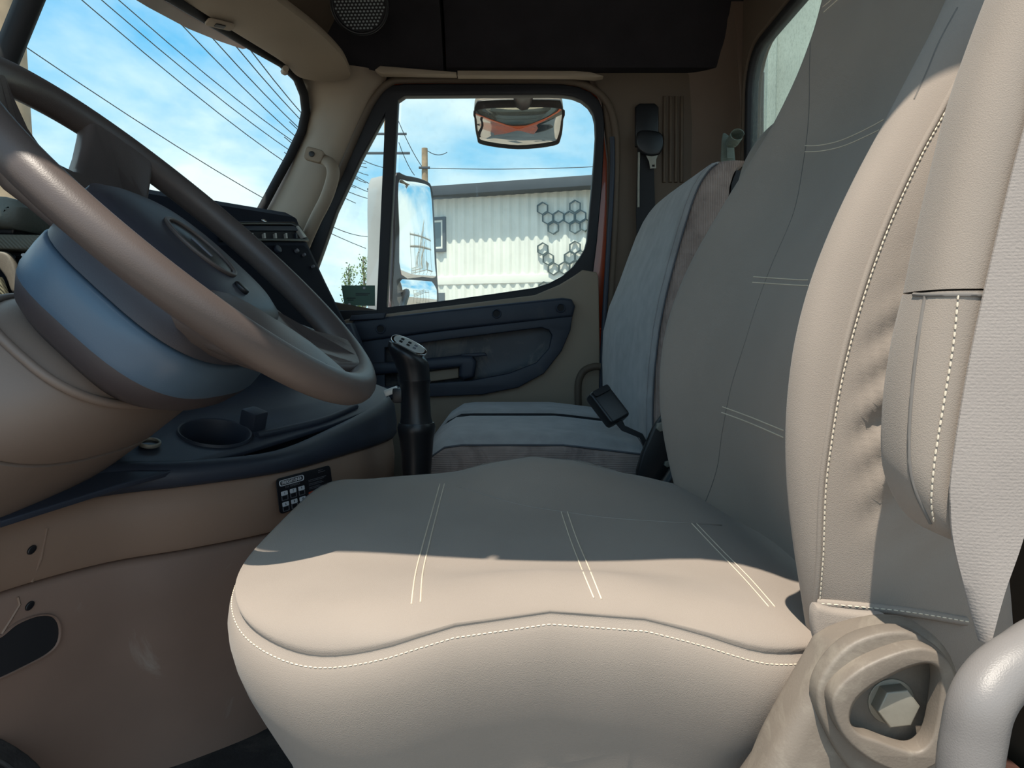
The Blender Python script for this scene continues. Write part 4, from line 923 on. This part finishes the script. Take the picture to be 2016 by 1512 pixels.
P = [U(1797, 574, 0.445), U(1830, 575, 0.434), U(1870, 573, 0.433), U(1915, 573, 0.434), U(1942, 574, 0.44)]; tube('join_seam', [q for q in on_surf(lt, [(1799, 580), (1830, 581), (1870, 580), (1915, 580), (1942, 581)], 0.0, 6)], 0.0014, SEAMM, upper, 6)

# driver's seat belt webbing -----------------------------------------------------
bl_ = [(2070, 80), (2040, 170), (2016, 258), (1993, 344), (1939, 572), (1902, 750), (1874, 930), (1872, 1000), (1878, 1070), (1900, 1160), (1928, 1262)]
br_ = [(2250, 130), (2220, 220), (2196, 300), (2170, 400), (2120, 600), (2075, 790), (2040, 960), (2024, 1030), (2006, 1090), (1978, 1170), (1952, 1266)]
Lp = cr_spline([Vector((0.545, 0.405, 0.66)), Vector((0.43, 0.42, 0.40))]+[U(x, y, 0.432) for x, y in bl_], 4); Rp = cr_spline([Vector((0.592, 0.405, 0.645)), Vector((0.478, 0.415, 0.385))]+[U(x, y, 0.425) for x, y in br_], 4)
rings = []
for a, b in zip(Lp, Rp):
    rings.append([a, a*0.75+b*0.25+Vector((0, -0.001, 0)), (a+b)/2+Vector((0, -0.0015, 0)), a*0.25+b*0.75+Vector((0, -0.001, 0)), b, b+Vector((0, 0.0014, 0)), (a+b)/2+Vector((0, 0.0005, 0)), a+Vector((0, 0.0014, 0))])
tag(loft('seat_belt', rings, WEBBING, None, angle=60), 'grey seat belt webbing running down the right edge past the armrest', 'seat belt')
dr = rbox('rear_carpet', (0.40, 0.87, -0.53), (0.36, 1.0, 0.10), DARKRED, None, 0.02); tag(dr, 'dark red carpeted step behind the driver seat', 'carpet')

# ================================================================== passenger seat
ps = thing('bench_seat', 'worn grey velour passenger seat with ribbed brown sides', 'seat', (0.05, 1.67, -0.58))
PNEAR = [(-0.24, 0.258), (-0.1, 0.256), (0.03, 0.268), (0.12, 0.287), (0.21, 0.311), (0.28, 0.334), (0.315, 0.356), (0.33, 0.375)]
PFAR = [(-0.24, 0.24), (-0.12, 0.234), (0.04, 0.237), (0.145, 0.277), (0.265, 0.324), (0.315, 0.352), (0.33, 0.375)]
def psec(z): return lerp_tab(PNEAR, z)
PY0, PY1 = 1.395, 1.955
def pback(z, y): return lerp_tab(PNEAR, z)+(lerp_tab(PFAR, z)-lerp_tab(PNEAR, z))*((y-PY0)/(PY1-PY0))
def pz(z, y): return z+0.018*((y-PY0)/(PY1-PY0))*max(0, z)/0.33
PLEV = (-0.24, -0.18, -0.12, -0.05, 0.02, 0.08, 0.14, 0.20, 0.25, 0.285, 0.305, 0.318, 0.326, 0.330)
def pthick(z): return 0.105 if z < 0.16 else 0.105-0.052*min(1, (z-0.16)/0.16)
rings = []
for z in PLEV:
    fy = PY1 if z < 0.24 else PY1-0.05*((z-0.24)/0.09)**2
    P_ = [(0.012, PY0+0.003), (0.003, PY0+0.014), (0.0, PY0+0.04), (-0.004, 1.675), (0.0, fy-0.05), (0.008, fy-0.02), (0.030, fy), (0.055, fy-0.01), (0.055, PY0+0.08), (0.035, PY0+0.04)]
    rings.append([Vector((pback(z, y)+dx, y, pz(z, y))) for dx, y in P_])
pb = loft('backrest', [cr_spline(r, 3, True) for r in rings], VELOUR, ps, True, True, angle=70)
rings = []
for z in PLEV:
    xf = psec(z)+0.012; t = pthick(z); ny = PY0-0.003
    rings.append([Vector((xf, ny+0.006, z)), Vector((xf+0.012, ny-0.003, z)), Vector((xf+t*0.5, ny-0.006, z)), Vector((xf+t-0.01, ny-0.002, z)), Vector((xf+t, ny+0.03, z)), Vector((xf+t, 1.90, z)), Vector((xf+0.03, 1.91, z))])
pside = loft('side_panel', rings, RIBBED, pb, True, True, angle=60)
rings = []
for z in (-0.24, 0.0, 0.16, 0.24, 0.29, 0.315):
    xf = psec(z)+0.010+pthick(z); rings.append([Vector((xf-0.002, 1.40, z)), Vector((xf+0.016, 1.405, z)), Vector((xf+0.016, 1.90, z)), Vector((xf-0.002, 1.90, z))])
loft('back_shell', rings, BLACKM, ps, angle=40)
pseam = [Vector((psec(z)+0.0115, PY0+0.0015, z)) for z in PLEV[1:-1]]
tube('edge_seam', cr_spline(pseam, 3), 0.0014, SEAM, pb, 6)
# cushion: two velour panels with a sunk seam, ribbed front side
def pc_top(x, t):  # t 0 near .. 1 far
    z = -0.185+0.040*t*0.6+0.010*math.sin(math.pi*min(1, max(0, t)))
    if x < -0.10: z -= 0.9*(x+0.10)**2/0.05*0.35
    z += -0.018*max(0, x-0.1)/0.15
    return z
def cushion_panel(name, t0, t1, mat, par):
    rings = []
    for i in range(15):
        x = -0.185+0.435*i/14; row = []
        for j in range(11):
            u = j/10; t = t0+(t1-t0)*u; e = min(u, 1-u)*10; rnd = 0.014*(1-min(1, e/1.6))**2
            fr_ = 0.02*(max(0, 1-i/2.0))**2
            row.append(Vector((x, 1.385+0.57*t, pc_top(x, t)-rnd-fr_)))
        row += [Vector((x, row[-1].y, -0.26)), Vector((x, row[0].y, -0.26))]
        rings.append(row)
    return loft(name, rings, mat, par, True, True, angle=50)
pcn = cushion_panel('cushion', 0.0, 0.46, VELOUR, ps)
pcf = cushion_panel('cushion', 0.485, 1.0, VELOUR, ps)
tube('panel_seam', [Vector((-0.17+0.40*i/14, 1.385+0.57*0.473, pc_top(-0.17+0.40*i/14, 0.47)-0.0055-0.02*(max(0, 1-i/2.0))**2)) for i in range(15)], 0.0042, BLACKM, ps, 6)
rings = []
for i in range(15):
    x = -0.195+0.455*i/14; zt = pc_top(x, 0)-0.012-0.02*(max(0, 1-i/2.0))**2; b = 0.003*math.sin(i*1.9)
    rings.append([Vector((x, 1.384, zt)), Vector((x, 1.374+b, zt-0.008)), Vector((x, 1.371-b, zt-0.05)), Vector((x, 1.375, -0.34)), Vector((x, 1.40, -0.36)), Vector((x, 1.95, -0.36)), Vector((x, 1.95, -0.27)), Vector((x, 1.42, -0.27))])
loft('cushion_side', rings, RIBBEDH, ps, True, True, angle=60)
tube('edge_seam', [Vector((-0.19+0.445*i/14, 1.380, pc_top(-0.19+0.445*i/14, 0)-0.013-0.02*(max(0, 1-i/2.0))**2)) for i in range(15)], 0.002, SEAM, ps, 6)
loft('seat_box', [[Vector(p) for p in ((-0.15, 1.42, z), (0.30, 1.42, z), (0.30, 1.93, z), (-0.15, 1.93, z))] for z in (-0.58, -0.36)], BLACKM, ps)
# buckle lying on the cushion
bk_ = thing('seat_belt_buckle', 'black seat belt buckle lying on the passenger seat', 'buckle', U(1200, 830, 1.40))
bc_ = U(1197, 801, 1.41); b0 = U(1180, 775, 1.42); b1 = U(1218, 825, 1.40)
ax = (b1-b0).normalized(); az = Vector((0.35, -0.75, 0.55)); az = (az-ax*az.dot(ax)).normalized(); ay = az.cross(ax)
BFm = FR(bc_, ax, ay, az)
prism('buckle_body', [rrect(-0.038, -0.026, 0.036, 0.026, 0.008)], BFm, 0.024, BLACK, bk_, 0.005, z0=-0.012)
prism('press_button', [rrect(-0.037, -0.021, -0.024, 0.021, 0.004)], BFm, 0.004, BLACKM, bk_, 0.001, z0=0.0118)
tube('stalk', [BFm @ Vector((0.030, 0, 0)), BFm @ Vector((0.05, 0.0, -0.002)), U(1262, 858, 1.395), U(1285, 900, 1.40)], [0.011, 0.008, 0.007, 0.007], BLACKM, bk_, 8, flat=0.5)
# black bracket between the seats
br = thing('seat_bracket', 'black metal hinge bracket with bolts between the two seats', 'bracket', U(1295, 960, 1.33))
prism('plate', [pl([(1252, 925), (1262, 890), (1285, 838), (1300, 818), (1320, 820), (1345, 900), (1350, 1020), (1250, 1020), (1250, 950)], 1.34)], YF(1.345), 0.02, DARKMETAL, br, 0.004)
for x, y, r in ((1300, 840, 0.009), (1313, 913, 0.006)):
    c = U(x, y, 1.325); prism('bolt', [[Vector((c.x+r*math.cos(a), c.z+r*math.sin(a), 0)) for a in [math.pi/3*k+0.3 for k in range(6)]]], YF(1.326), 0.008, STEEL, br, 0.001)
tube('lower_tube', [U(1290, 990, 1.30), U(1330, 930, 1.30), U(1352, 900, 1.30)], 0.014, DARKMETAL, br, 10)
# curved grab loop low beside the passenger seat
pgl = [U(x, y, 2.03) for x, y in [(1182, 722), (1168, 722), (1150, 730), (1140, 748), (1138, 775), (1140, 820)]]
tag(tube('entry_handle', cr_spline(pgl, 5), 0.010, BROWN, None, 10), 'curved dark grab loop low on the door jamb beside the passenger seat', 'handle')

# passenger belt on the B pillar
pbelt = thing('passenger_seat_belt', 'black passenger seat belt with guide and steel tongue on the pillar', 'seat belt', U(1270, 440, 2.06))
prism('guide_cover', [pl([(1250, 212), (1258, 205), (1288, 205), (1296, 213), (1296, 290), (1250, 290)], 2.085)], YF(2.09), 0.014, BLACK, pbelt, 0.004)
prism('webbing', [pl([(1255, 290), (1286, 290), (1290, 420), (1285, 520), (1255, 520), (1252, 420)], 2.07)], YF(2.072), 0.003, BLACKM, pbelt, 0.001)
prism('tongue_grip', [pl([(1252, 270), (1262, 258), (1298, 262), (1306, 282), (1298, 304), (1276, 308), (1256, 296)], 2.06, 3)], YF(2.066), 0.018, BLACK, pbelt, 0.006)
prism('tongue_plate', [pl([(1272, 306), (1296, 304), (1292, 314), (1292, 331), (1280, 332), (1278, 318)], 2.055), pl([(1284, 324), (1289, 324), (1289, 328), (1284, 328)], 2.055)], YF(2.058), 0.003, STEEL, pbelt, 0.0008)
tube('guide_rod', [U(1258, 300, 2.06), U(1257, 360, 2.06), U(1257, 408, 2.06)], 0.0035, STEEL, pbelt, 8)
for x in (1308, 1320, 1331, 1342):
    rb_ = prism('trim_rib', [pl([(x-3, 190), (x+3, 190), (x+2, 360), (x-4, 360)], 2.09)], YF(2.092), 0.010, BROWN, wr, 0.004)
# folded strap beside the rear window
stp = thing('hanging_strap', 'grey-green strap with a rolled end hanging beside the rear window', 'strap', U(1430, 350, 1.9))
prism('strap_band', [pl([(1421, 275), (1428, 262), (1445, 285), (1447, 345), (1440, 352), (1421, 348)], 1.93, 2)], YF(1.935), 0.006, STRAPG, stp, 0.002)
rc0 = U(1446, 273, 1.90); rings = []
for a in range(0, 331, 22):
    q = math.radians(a); r = 0.017
    c_ = rc0+Vector((r*math.cos(q), 0.0, r*0.8*math.sin(q))); rings.append([c_+Vector((0, -0.022, 0.004)), c_+Vector((0, 0.022, -0.004)), c_+Vector((0.0015, 0.022, -0.0025)), c_+Vector((0.0015, -0.022, 0.0055))])
loft('rolled_end', rings, STRAPG, stp, angle=60)
prism('strap_tail', [pl([(1431, 290), (1446, 290), (1444, 312), (1432, 312)], 1.915)], YF(1.92), 0.004, STRAPG, stp, 0.001)

# ================================================================== exterior mirrors
sm = thing('side_mirror', 'tall grey exterior side mirror outside the passenger window', 'mirror', (-0.33, 2.60, 0.10))
nM = Vector((0.75, -0.66, 0.0)).normalized(); exM = Vector((0.66, 0.75, 0.0)).normalized(); cM = U(818, 470, 2.58)
MF = FR(cM, exM, (0, 0, 1), nM)
def mf(px, py): l = MF.inverted() @ UPL(px, py, cM, nM); return Vector((l.x, l.y, 0))
rim_o = cr_spline([mf(x, y) for x, y in [(776, 350), (800, 346), (838, 356), (850, 372), (854, 420), (860, 540), (862, 600), (840, 606), (776, 612), (774, 480)]], 4, True)
prism('housing', [rim_o], MF, 0.14, HOUSING, sm, 0.02, z0=-0.15, res=4)
prism('housing_rim', [rim_o], MF, 0.016, BLACK, sm, 0.004, z0=-0.012)
up = cr_spline([mf(x, y) for x, y in [(782, 362), (800, 357), (838, 364), (846, 380), (850, 430), (854, 520), (855, 546), (830, 545), (788, 541), (784, 450)]], 3, True)
prism('upper_glass', [up], MF, 0.003, MIRROR, sm, 0.0008, z0=0.003)
lo_ = [mf(x, y) for x, y in [(780, 549), (858, 554), (860, 598), (780, 606)]]
lx0, lx1, ly0, ly1 = lo_[0].x, lo_[1].x, lo_[3].y, lo_[0].y; V = []; F = []
for i in range(13):
    for j in range(9):
        x = lx0+(lx1-lx0)*i/12; y = ly0+(ly1-ly0)*j/8; xr = (i-6)/6; yr = (j-4)/4
        V.append(MF @ Vector((x, y, 0.014-0.009*xr*xr-0.005*yr*yr)))
for i in range(12):
    for j in range(8): a = i*9+j; F.append((a, a+9, a+10, a+1))
mesh('lower_glass', V, F, MIRROR, sm)
tube('bracket_arm', [cM+Vector((-0.04, 0.06, -0.16)), cM+Vector((-0.02, -0.10, -0.20)), Vector((-0.36, 2.22, 0.0))], 0.012, BLACK, sm, 8)
rbox('marker_lamp', U(737, 432, 2.60), (0.012, 0.03, 0.028), GREENT, sm, 0.003)
lm = thing('lookdown_mirror', 'convex look-down mirror hanging at the top of the passenger window', 'mirror', U(1020, 290, 2.42))
nL = Vector((0.0, -0.70, -0.714)).normalized(); LFm = FR(U(1021, 245, 2.42), (1, 0, 0), Vector((0, -0.714, 0.70)).normalized(), nL)
def lf(px, py): l = LFm.inverted() @ UPL(px, py, LFm.translation, nL); return Vector((l.x, l.y, 0))
lo_out = [(936, 205), (960, 196), (1085, 195), (1106, 203), (1109, 235), (1104, 272), (1090, 286), (1020, 293), (950, 284), (939, 270), (934, 235)]
lo_in = [(940, 216), (1020, 211), (1104, 214), (1105, 240), (1099, 270), (1086, 281), (1020, 288), (953, 279), (942, 266), (938, 238)]
LO = cr_spline([lf(x, y) for x, y in lo_out], 4, True); LI = cr_spline([lf(x, y) for x, y in lo_in], 4, True)
prism('housing', [LO], LFm, 0.055, GREYPL, lm, 0.014, z0=-0.055, res=3)
prism('rim', [LO, LI], LFm, 0.008, BLACK, lm, 0.003, z0=-0.003)
lc = sum(LI, Vector())/len(LI); rings = []
for q in (1.0, 0.9, 0.75, 0.55, 0.3, 0.05): rings.append([LFm @ (Vector((lc.x+(p.x-lc.x)*q, lc.y+(p.y-lc.y)*q, 0.0+0.016*(1-q*q)))) for p in LI])
V, F = loft_geo(rings, False); F.append(tuple((len(rings)-1)*len(LI)+j for j in range(len(LI)))); mesh('convex_glass', V, F, MIRROR, lm, angle=0)
tube('mount_arm', [U(1030, 205, 2.42), U(1030, 192, 2.34), U(1030, 172, 2.19), U(1030, 168, 2.165)], [0.03, 0.03, 0.035, 0.03], BLACK, lm, 10)

# sticker on the vent glass
gsx = thing('window_sticker', 'dark green rectangular permit sticker on the quarter glass', 'sticker', U(705, 603, 2.13))
prism('sheet', [pl([(672, 562), (738, 562), (738, 602), (678, 602)], 2.127)], YF(2.1285), 0.002, GREENT, gsx)
for x, y in ((717, 567), (688, 599)):
    c = U(x, y, 2.124); prism('fixing_dot', [oval(c.x, c.z, 0.0035, 0.0035, 12)], YF(2.1262), 0.003, WHITE, gsx)
for x0, x1, y in ((682, 700, 586), (684, 696, 590), (700, 728, 577), (700, 724, 580)):
    prism('print', [pl([(x0, y), (x1, y), (x1, y+1.5), (x0, y+1.5)], 2.124)], YF(2.1262), 0.0006, BLACK, gsx)

# ================================================================== container building across the yard
bn0 = Vector((0.95, -0.31, 0)).normalized(); bnn = Vector((-bn0.y*-1, -bn0.x, 0)); bnn = Vector((bn0.y, -bn0.x, 0)).normalized()
BP = U(1000, 550, 21.5)
def ub(px, py): q = UPL(px, py, BP, bnn); return Vector(((q-BP).dot(bn0), q.z, 0))
BF_ = FR((BP.x, BP.y, 0), bn0, (0, 0, 1), bnn)
bld = thing('container_building', 'white two-storey container building with dark roof fascia beyond the window', 'building', (BP.x, BP.y, GROUND))
s0, s1 = ub(800, 550).x, ub(1235, 550).x+6
zr = ub(860, 374).y; zfb = ub(860, 393).y; zj = ub(1000, 551).y
def corr(name, z0, z1, par):
    n = int((s1-s0)/0.28*8); V = []; F = []
    prof8 = [0, 0, 0, 0.022, 0.045, 0.045, 0.045, 0.022]
    for i in range(n+1):
        s = s0+i*0.28/8; d = prof8[i % 8]
        for z in (z0, z1): V.append(BF_ @ Vector((s, z, d)))
    for i in range(n): F.append((2*i, 2*i+2, 2*i+3, 2*i+1))
    b = len(V); V += [BF_ @ Vector((s0, z0, -2.4)), BF_ @ Vector((s1, z0, -2.4)), BF_ @ Vector((s1, z1, -2.4)), BF_ @ Vector((s0, z1, -2.4))]; F += [(b, b+1, b+2, b+3), (b, b+3, 1, 0)]
    return mesh(name, V, F, CONTW, par, False)
corr('upper_wall', zj+0.14, zfb+0.05, bld); corr('lower_wall', GROUND, zj-0.10, bld)
prism('joint_beam', [[Vector(p) for p in ((s0, zj-0.10, 0), (s1, zj-0.10, 0), (s1, zj+0.14, 0), (s0, zj+0.14, 0))]], BF_, 0.10, CONTW, bld, 0.01, z0=-0.04)
prism('corner_post', [[Vector(p) for p in ((s0-0.05, GROUND, 0), (s0+0.15, GROUND, 0), (s0+0.15, zfb, 0), (s0-0.05, zfb, 0))]], BF_, 0.10, CONTW, bld, 0.01, z0=-0.04)
prism('roof_fascia', [[Vector(p) for p in ((s0-0.3, zfb, 0), (s1, zfb, 0), (s1, zr, 0), (s0-0.3, zr, 0))]], BF_, 3.32, FASCIA, bld, 0.01, z0=-2.75)
wa, wb_ = ub(835, 430), ub(880, 496)
wd = prism('window', [[Vector(p) for p in ((wa.x, wb_.y, 0), (wb_.x, wb_.y, 0), (wb_.x, wa.y, 0), (wa.x, wa.y, 0))], [Vector(p) for p in ((wa.x+0.09, wb_.y+0.09, 0), (wb_.x-0.09, wb_.y+0.09, 0), (wb_.x-0.09, wa.y-0.09, 0), (wa.x+0.09, wa.y-0.09, 0))]], BF_, 0.10, FASCIA, bld, 0.008, z0=0.03)
prism('sash', [[Vector(p) for p in ((wa.x+0.09, wb_.y+0.09, 0), (wb_.x-0.09, wb_.y+0.09, 0), (wb_.x-0.09, wa.y-0.09, 0), (wa.x+0.09, wa.y-0.09, 0))], [Vector(p) for p in ((wa.x+0.15, wb_.y+0.15, 0), (wb_.x-0.15, wb_.y+0.15, 0), (wb_.x-0.15, wa.y-0.15, 0), (wa.x+0.15, wa.y-0.15, 0))]], BF_, 0.05, CONTW, wd, 0.004, z0=0.05)
prism('pane', [[Vector(p) for p in ((wa.x+0.1, wb_.y+0.1, 0), (wb_.x-0.1, wb_.y+0.1, 0), (wb_.x-0.1, wa.y-0.1, 0), (wa.x+0.1, wa.y-0.1, 0))]], BF_, 0.01, WGLASS, wd, z0=0.055)
prism('door', [[Vector(p) for p in ((ub(858, 576).x, GROUND, 0), (ub(877, 576).x, GROUND, 0), (ub(877, 576).x, ub(868, 577).y, 0), (ub(858, 577).x, ub(868, 577).y, 0))]], BF_, 0.05, FASCIA, bld, 0.005, z0=0.03)
# hexagon wall art: each cluster a thing, each hexagon a part
def hexcl(label, cells, px0, py0):
    o = thing('hexagon_wall_art', label, 'wall art', BF_ @ ub(px0, py0), group='hexagon wall art on the container building')
    for px, py in cells:
        c = ub(px, py); R = 0.186
        out = [Vector((c.x+R*math.cos(math.pi/6+math.pi/3*k), c.y+R*math.sin(math.pi/6+math.pi/3*k), 0)) for k in range(6)]
        inn = [Vector((c.x+(R-0.034)*math.cos(math.pi/6+math.pi/3*k), c.y+(R-0.034)*math.sin(math.pi/6+math.pi/3*k), 0)) for k in range(6)]
        prism('hexagon', [out, inn], BF_, 0.06, HEXM, o, z0=0.06)
    return o
k4 = 460/2016
HC = lambda L: [(720+a*k4, 330+b*k4) for a, b in L]
hexcl('upper cluster of dark hexagons on the shaded container wall', HC([(1533, 357), (1578, 440), (1670, 430), (1762, 435), (1812, 340), (1626, 525), (1812, 520), (1860, 425), (1900, 500)]), 1130, 460)
hx = hexcl('lower cluster of dark hexagons on the sunlit container wall', HC([(1535, 705), (1582, 790), (1628, 875), (1720, 868), (1765, 780), (1812, 692), (1812, 860), (1858, 770)]), 1130, 540)
hexcl('hexagons on the ground floor container wall, partly hidden by the door sill', HC([(1545, 1040), (1640, 1035), (1592, 1120)]), 1080, 590)

# ================================================================== poles, wires, trees, stairs
def pole(label, px, py_top, dist, r, cross=(), px_b=None):
    b = U(px, py_top, dist); o = thing('utility_pole', label, 'pole', (b.x, b.y, GROUND), group='wooden utility poles')
    tube('post', [Vector((b.x+(0 if px_b is None else px_b), b.y, GROUND)), Vector((b.x+(0 if px_b is None else px_b*0.5), b.y, (GROUND+b.z)/2)), b], [r*1.15, r*1.05, r*0.9], WOOD, o, 12)
    for dz, w in cross: rbox('crossarm', b+Vector((0, -r, dz)), (w, 0.10, 0.10), FASCIA, o, 0.01)
    return o
pole('thick weathered utility pole at the far left behind the steering wheel', 8, -60, 9.0, 0.20, px_b=0.10)
pole('slim utility pole standing above the container building roof', 836, 292, 34, 0.15, ((-0.9, 0.5),))
pole('utility pole with crossarms partly hidden by the door window bar', 762, 232, 36, 0.16, ((-0.8, 1.9), (-1.7, 2.2), (-3.4, 1.9)))
def wire(label, a, b, sag=0.25, grp='power lines'):
    A, B = U(*a), U(*b); P = [A.lerp(B, k/12)-Vector((0, 0, sag*4*(k/12)*(1-k/12))) for k in range(13)]
    tag(tube('power_line', P, [0.008+0.0055*(p.y/20) for p in P], WIRE, None, 5), label, 'wire', grp)
WS = (((-200, -80), (720, 489)), ((40, -105), (700, 400)), ((80, -105), (700, 370)), ((110, -110), (705, 352)), ((330, 20), (720, 360)), ((400, 55), (725, 345)), ((455, 80), (722, 330)), ((490, 95), (720, 322)))
WN = ('lowest power line in the windshield, well apart from the others', 'second lowest power line in the windshield', 'third power line from the bottom in the windshield', 'fourth power line from the bottom in the windshield', 'power line starting below the red sun shade, lowest of its four', 'power line below the visor, second lowest of the four there', 'power line below the visor, second highest of the four there', 'topmost power line, close to the windshield corner below the visor')
for (a, b), l in zip(WS, WN): wire(l, (a[0], a[1], 14), (b[0], b[1], 40), 0.5)
WS = (((560, 300), (745, 395)), ((560, 270), (748, 385)), ((570, 240), (752, 372)), ((600, 230), (756, 330)), ((600, 415), (742, 465)))
WN = ('second lowest power line behind the quarter glass', 'middle power line behind the quarter glass', 'second highest power line behind the quarter glass', 'highest power line behind the quarter glass', 'lowest, flattest power line behind the quarter glass')
for (a, b), l in zip(WS, WN): wire(l, (a[0], a[1], 26), (b[0], b[1], 40), 0.3)
WS = (((783, 235), (832, 330)), ((836, 331), (1300, 320)), ((785, 280), (816, 345)), ((842, 297), (880, 300)))
WN = ('steep wire from the window bar down to the slim pole', 'long level wire from the slim pole across the passenger window', 'steep wire ending above the tall side mirror', 'short wire at the very top of the slim pole')
for (a, b), l in zip(WS, WN): wire(l, (a[0], a[1], 35), (b[0], b[1], 36), 0.15)
def tree(label, px, py_top, dist, seed):
    rnd = random.Random(seed); b = U(px, py_top, dist); h = b.z-GROUND
    o = thing('young_tree', label, 'tree', (b.x, b.y, GROUND), group='young trees beyond the quarter glass')
    tube('trunk', [Vector((b.x, b.y, GROUND)), Vector((b.x+0.05, b.y, GROUND+h*0.5)), b], [0.09, 0.06, 0.015], BARK, o, 6)
    V, F = [], []; parts = []
    for k in range(26):
        z = GROUND+h*(0.35+0.62*k/26); L = 0.9*(1-0.75*k/26); a = rnd.random()*6.28
        p0 = Vector((b.x, b.y, z)); p1 = p0+Vector((math.cos(a)*L*0.45, math.sin(a)*L*0.45, L*0.9)); parts.append(tube_geo([p0, p1], [0.018, 0.006], 4))
        for m in range(22):
            q = p0.lerp(p1, 0.25+0.75*rnd.random())+Vector((rnd.gauss(0, .10), rnd.gauss(0, .10), rnd.gauss(0, .10))); s = 0.035+0.03*rnd.random()
            d1 = Vector((rnd.gauss(0, 1), rnd.gauss(0, 1), rnd.gauss(0, 1))).normalized(); d2 = d1.orthogonal().normalized(); i = len(V)
            V += [q-d1*s, q+d2*s*0.5, q+d1*s, q-d2*s*0.5]; F.append((i, i+1, i+2, i+3))
    V2, F2 = join_geo(parts); mesh('branches', V2, F2, BARK, o)
    lf_ = mesh('foliage', V, F, LEAF, o, False); lf_['kind'] = 'stuff'
tree('leafy green young tree beside the window bar', 715, 505, 26, 3)
tree('sparse pale young tree left of the leafy one', 686, 522, 27, 5)
# steel stairs in the yard behind the truck (seen in the side mirror)
stw = thing('steel_stairway', 'grey steel stairway with railings reflected in the tall side mirror', 'stairs', (13.5, 2.7, GROUND))
for k in range(12):
    y = 1.2+0.27*k; z = 0.15+0.13*k
    rbox('step', (13.5, y, z), (1.0, 0.27, 0.04), STEEL, stw, 0.005)
    for xx in (13.0, 14.0): tube('baluster', [(xx, y, z), (xx, y, z+0.95)], 0.02, STEEL, stw, 6)
for xx in (13.0, 14.0):
    for dz in (0.0, 0.5, 0.95): tube('handrail', [(xx, 1.1, 0.10+dz), (xx, 4.4, 0.10+dz+1.59)], 0.03, STEEL, stw, 6)
rbox('landing', (13.5, 5.1, 1.72), (1.2, 1.4, 0.06), STEEL, stw, 0.005)
for z in (2.05, 2.25): tube('upper_rail', [(13.0, 1.0, z), (13.0, 5.8, z)], 0.02, STEEL, stw, 6)
for y in (1.1, 2.0, 2.9, 3.8, 4.6, 5.6): tube('support', [(13.0, y, GROUND), (13.0, y, 2.3)], 0.04, STEEL, stw, 6)
# tall grey-green shed behind the truck, seen through the rear window
shd = thing('storage_shed', 'tall grey-green shed wall seen through the dirty rear window', 'shed', (6.0, 11.0, GROUND))
rbox('wall', (6.35, 11.5, 2.6), (6.0, 3.0, 8.9), BODYG, shd, 0.02)
for k in range(7): rbox('batten', (3.42+0.9*k, 9.98, 2.6), (0.12, 0.06, 8.9), BODYG, shd, 0.01)
rbox('roof', (6.35, 11.5, 7.2), (6.5, 3.5, 0.2), FASCIA, shd, 0.02)

# rubber mat edge under the pedals, bottom left
mt = thing('floor_mat', 'black ribbed rubber floor mat edge in the bottom left corner', 'floor mat', (-0.55, 0.72, -0.58))
prism('mat_edge', [pl([(-160, 1412), (-60, 1430), (-20, 1441), (10, 1452), (35, 1466), (58, 1482), (78, 1500), (95, 1522), (108, 1550), (112, 1600), (-160, 1600)], 0.80)], YF(0.80), 0.05, CARPET, mt, 0.006, res=3)
for k in range(4):
    P = [U(x-k*22-10, y+k*14+24, 0.7495) for x, y in ((-60, 1450), (0, 1470), (34, 1490), (62, 1520), (80, 1560))]
    tube('tread_rib', cr_spline(P, 4), 0.0025, CARPET, mt, 6)
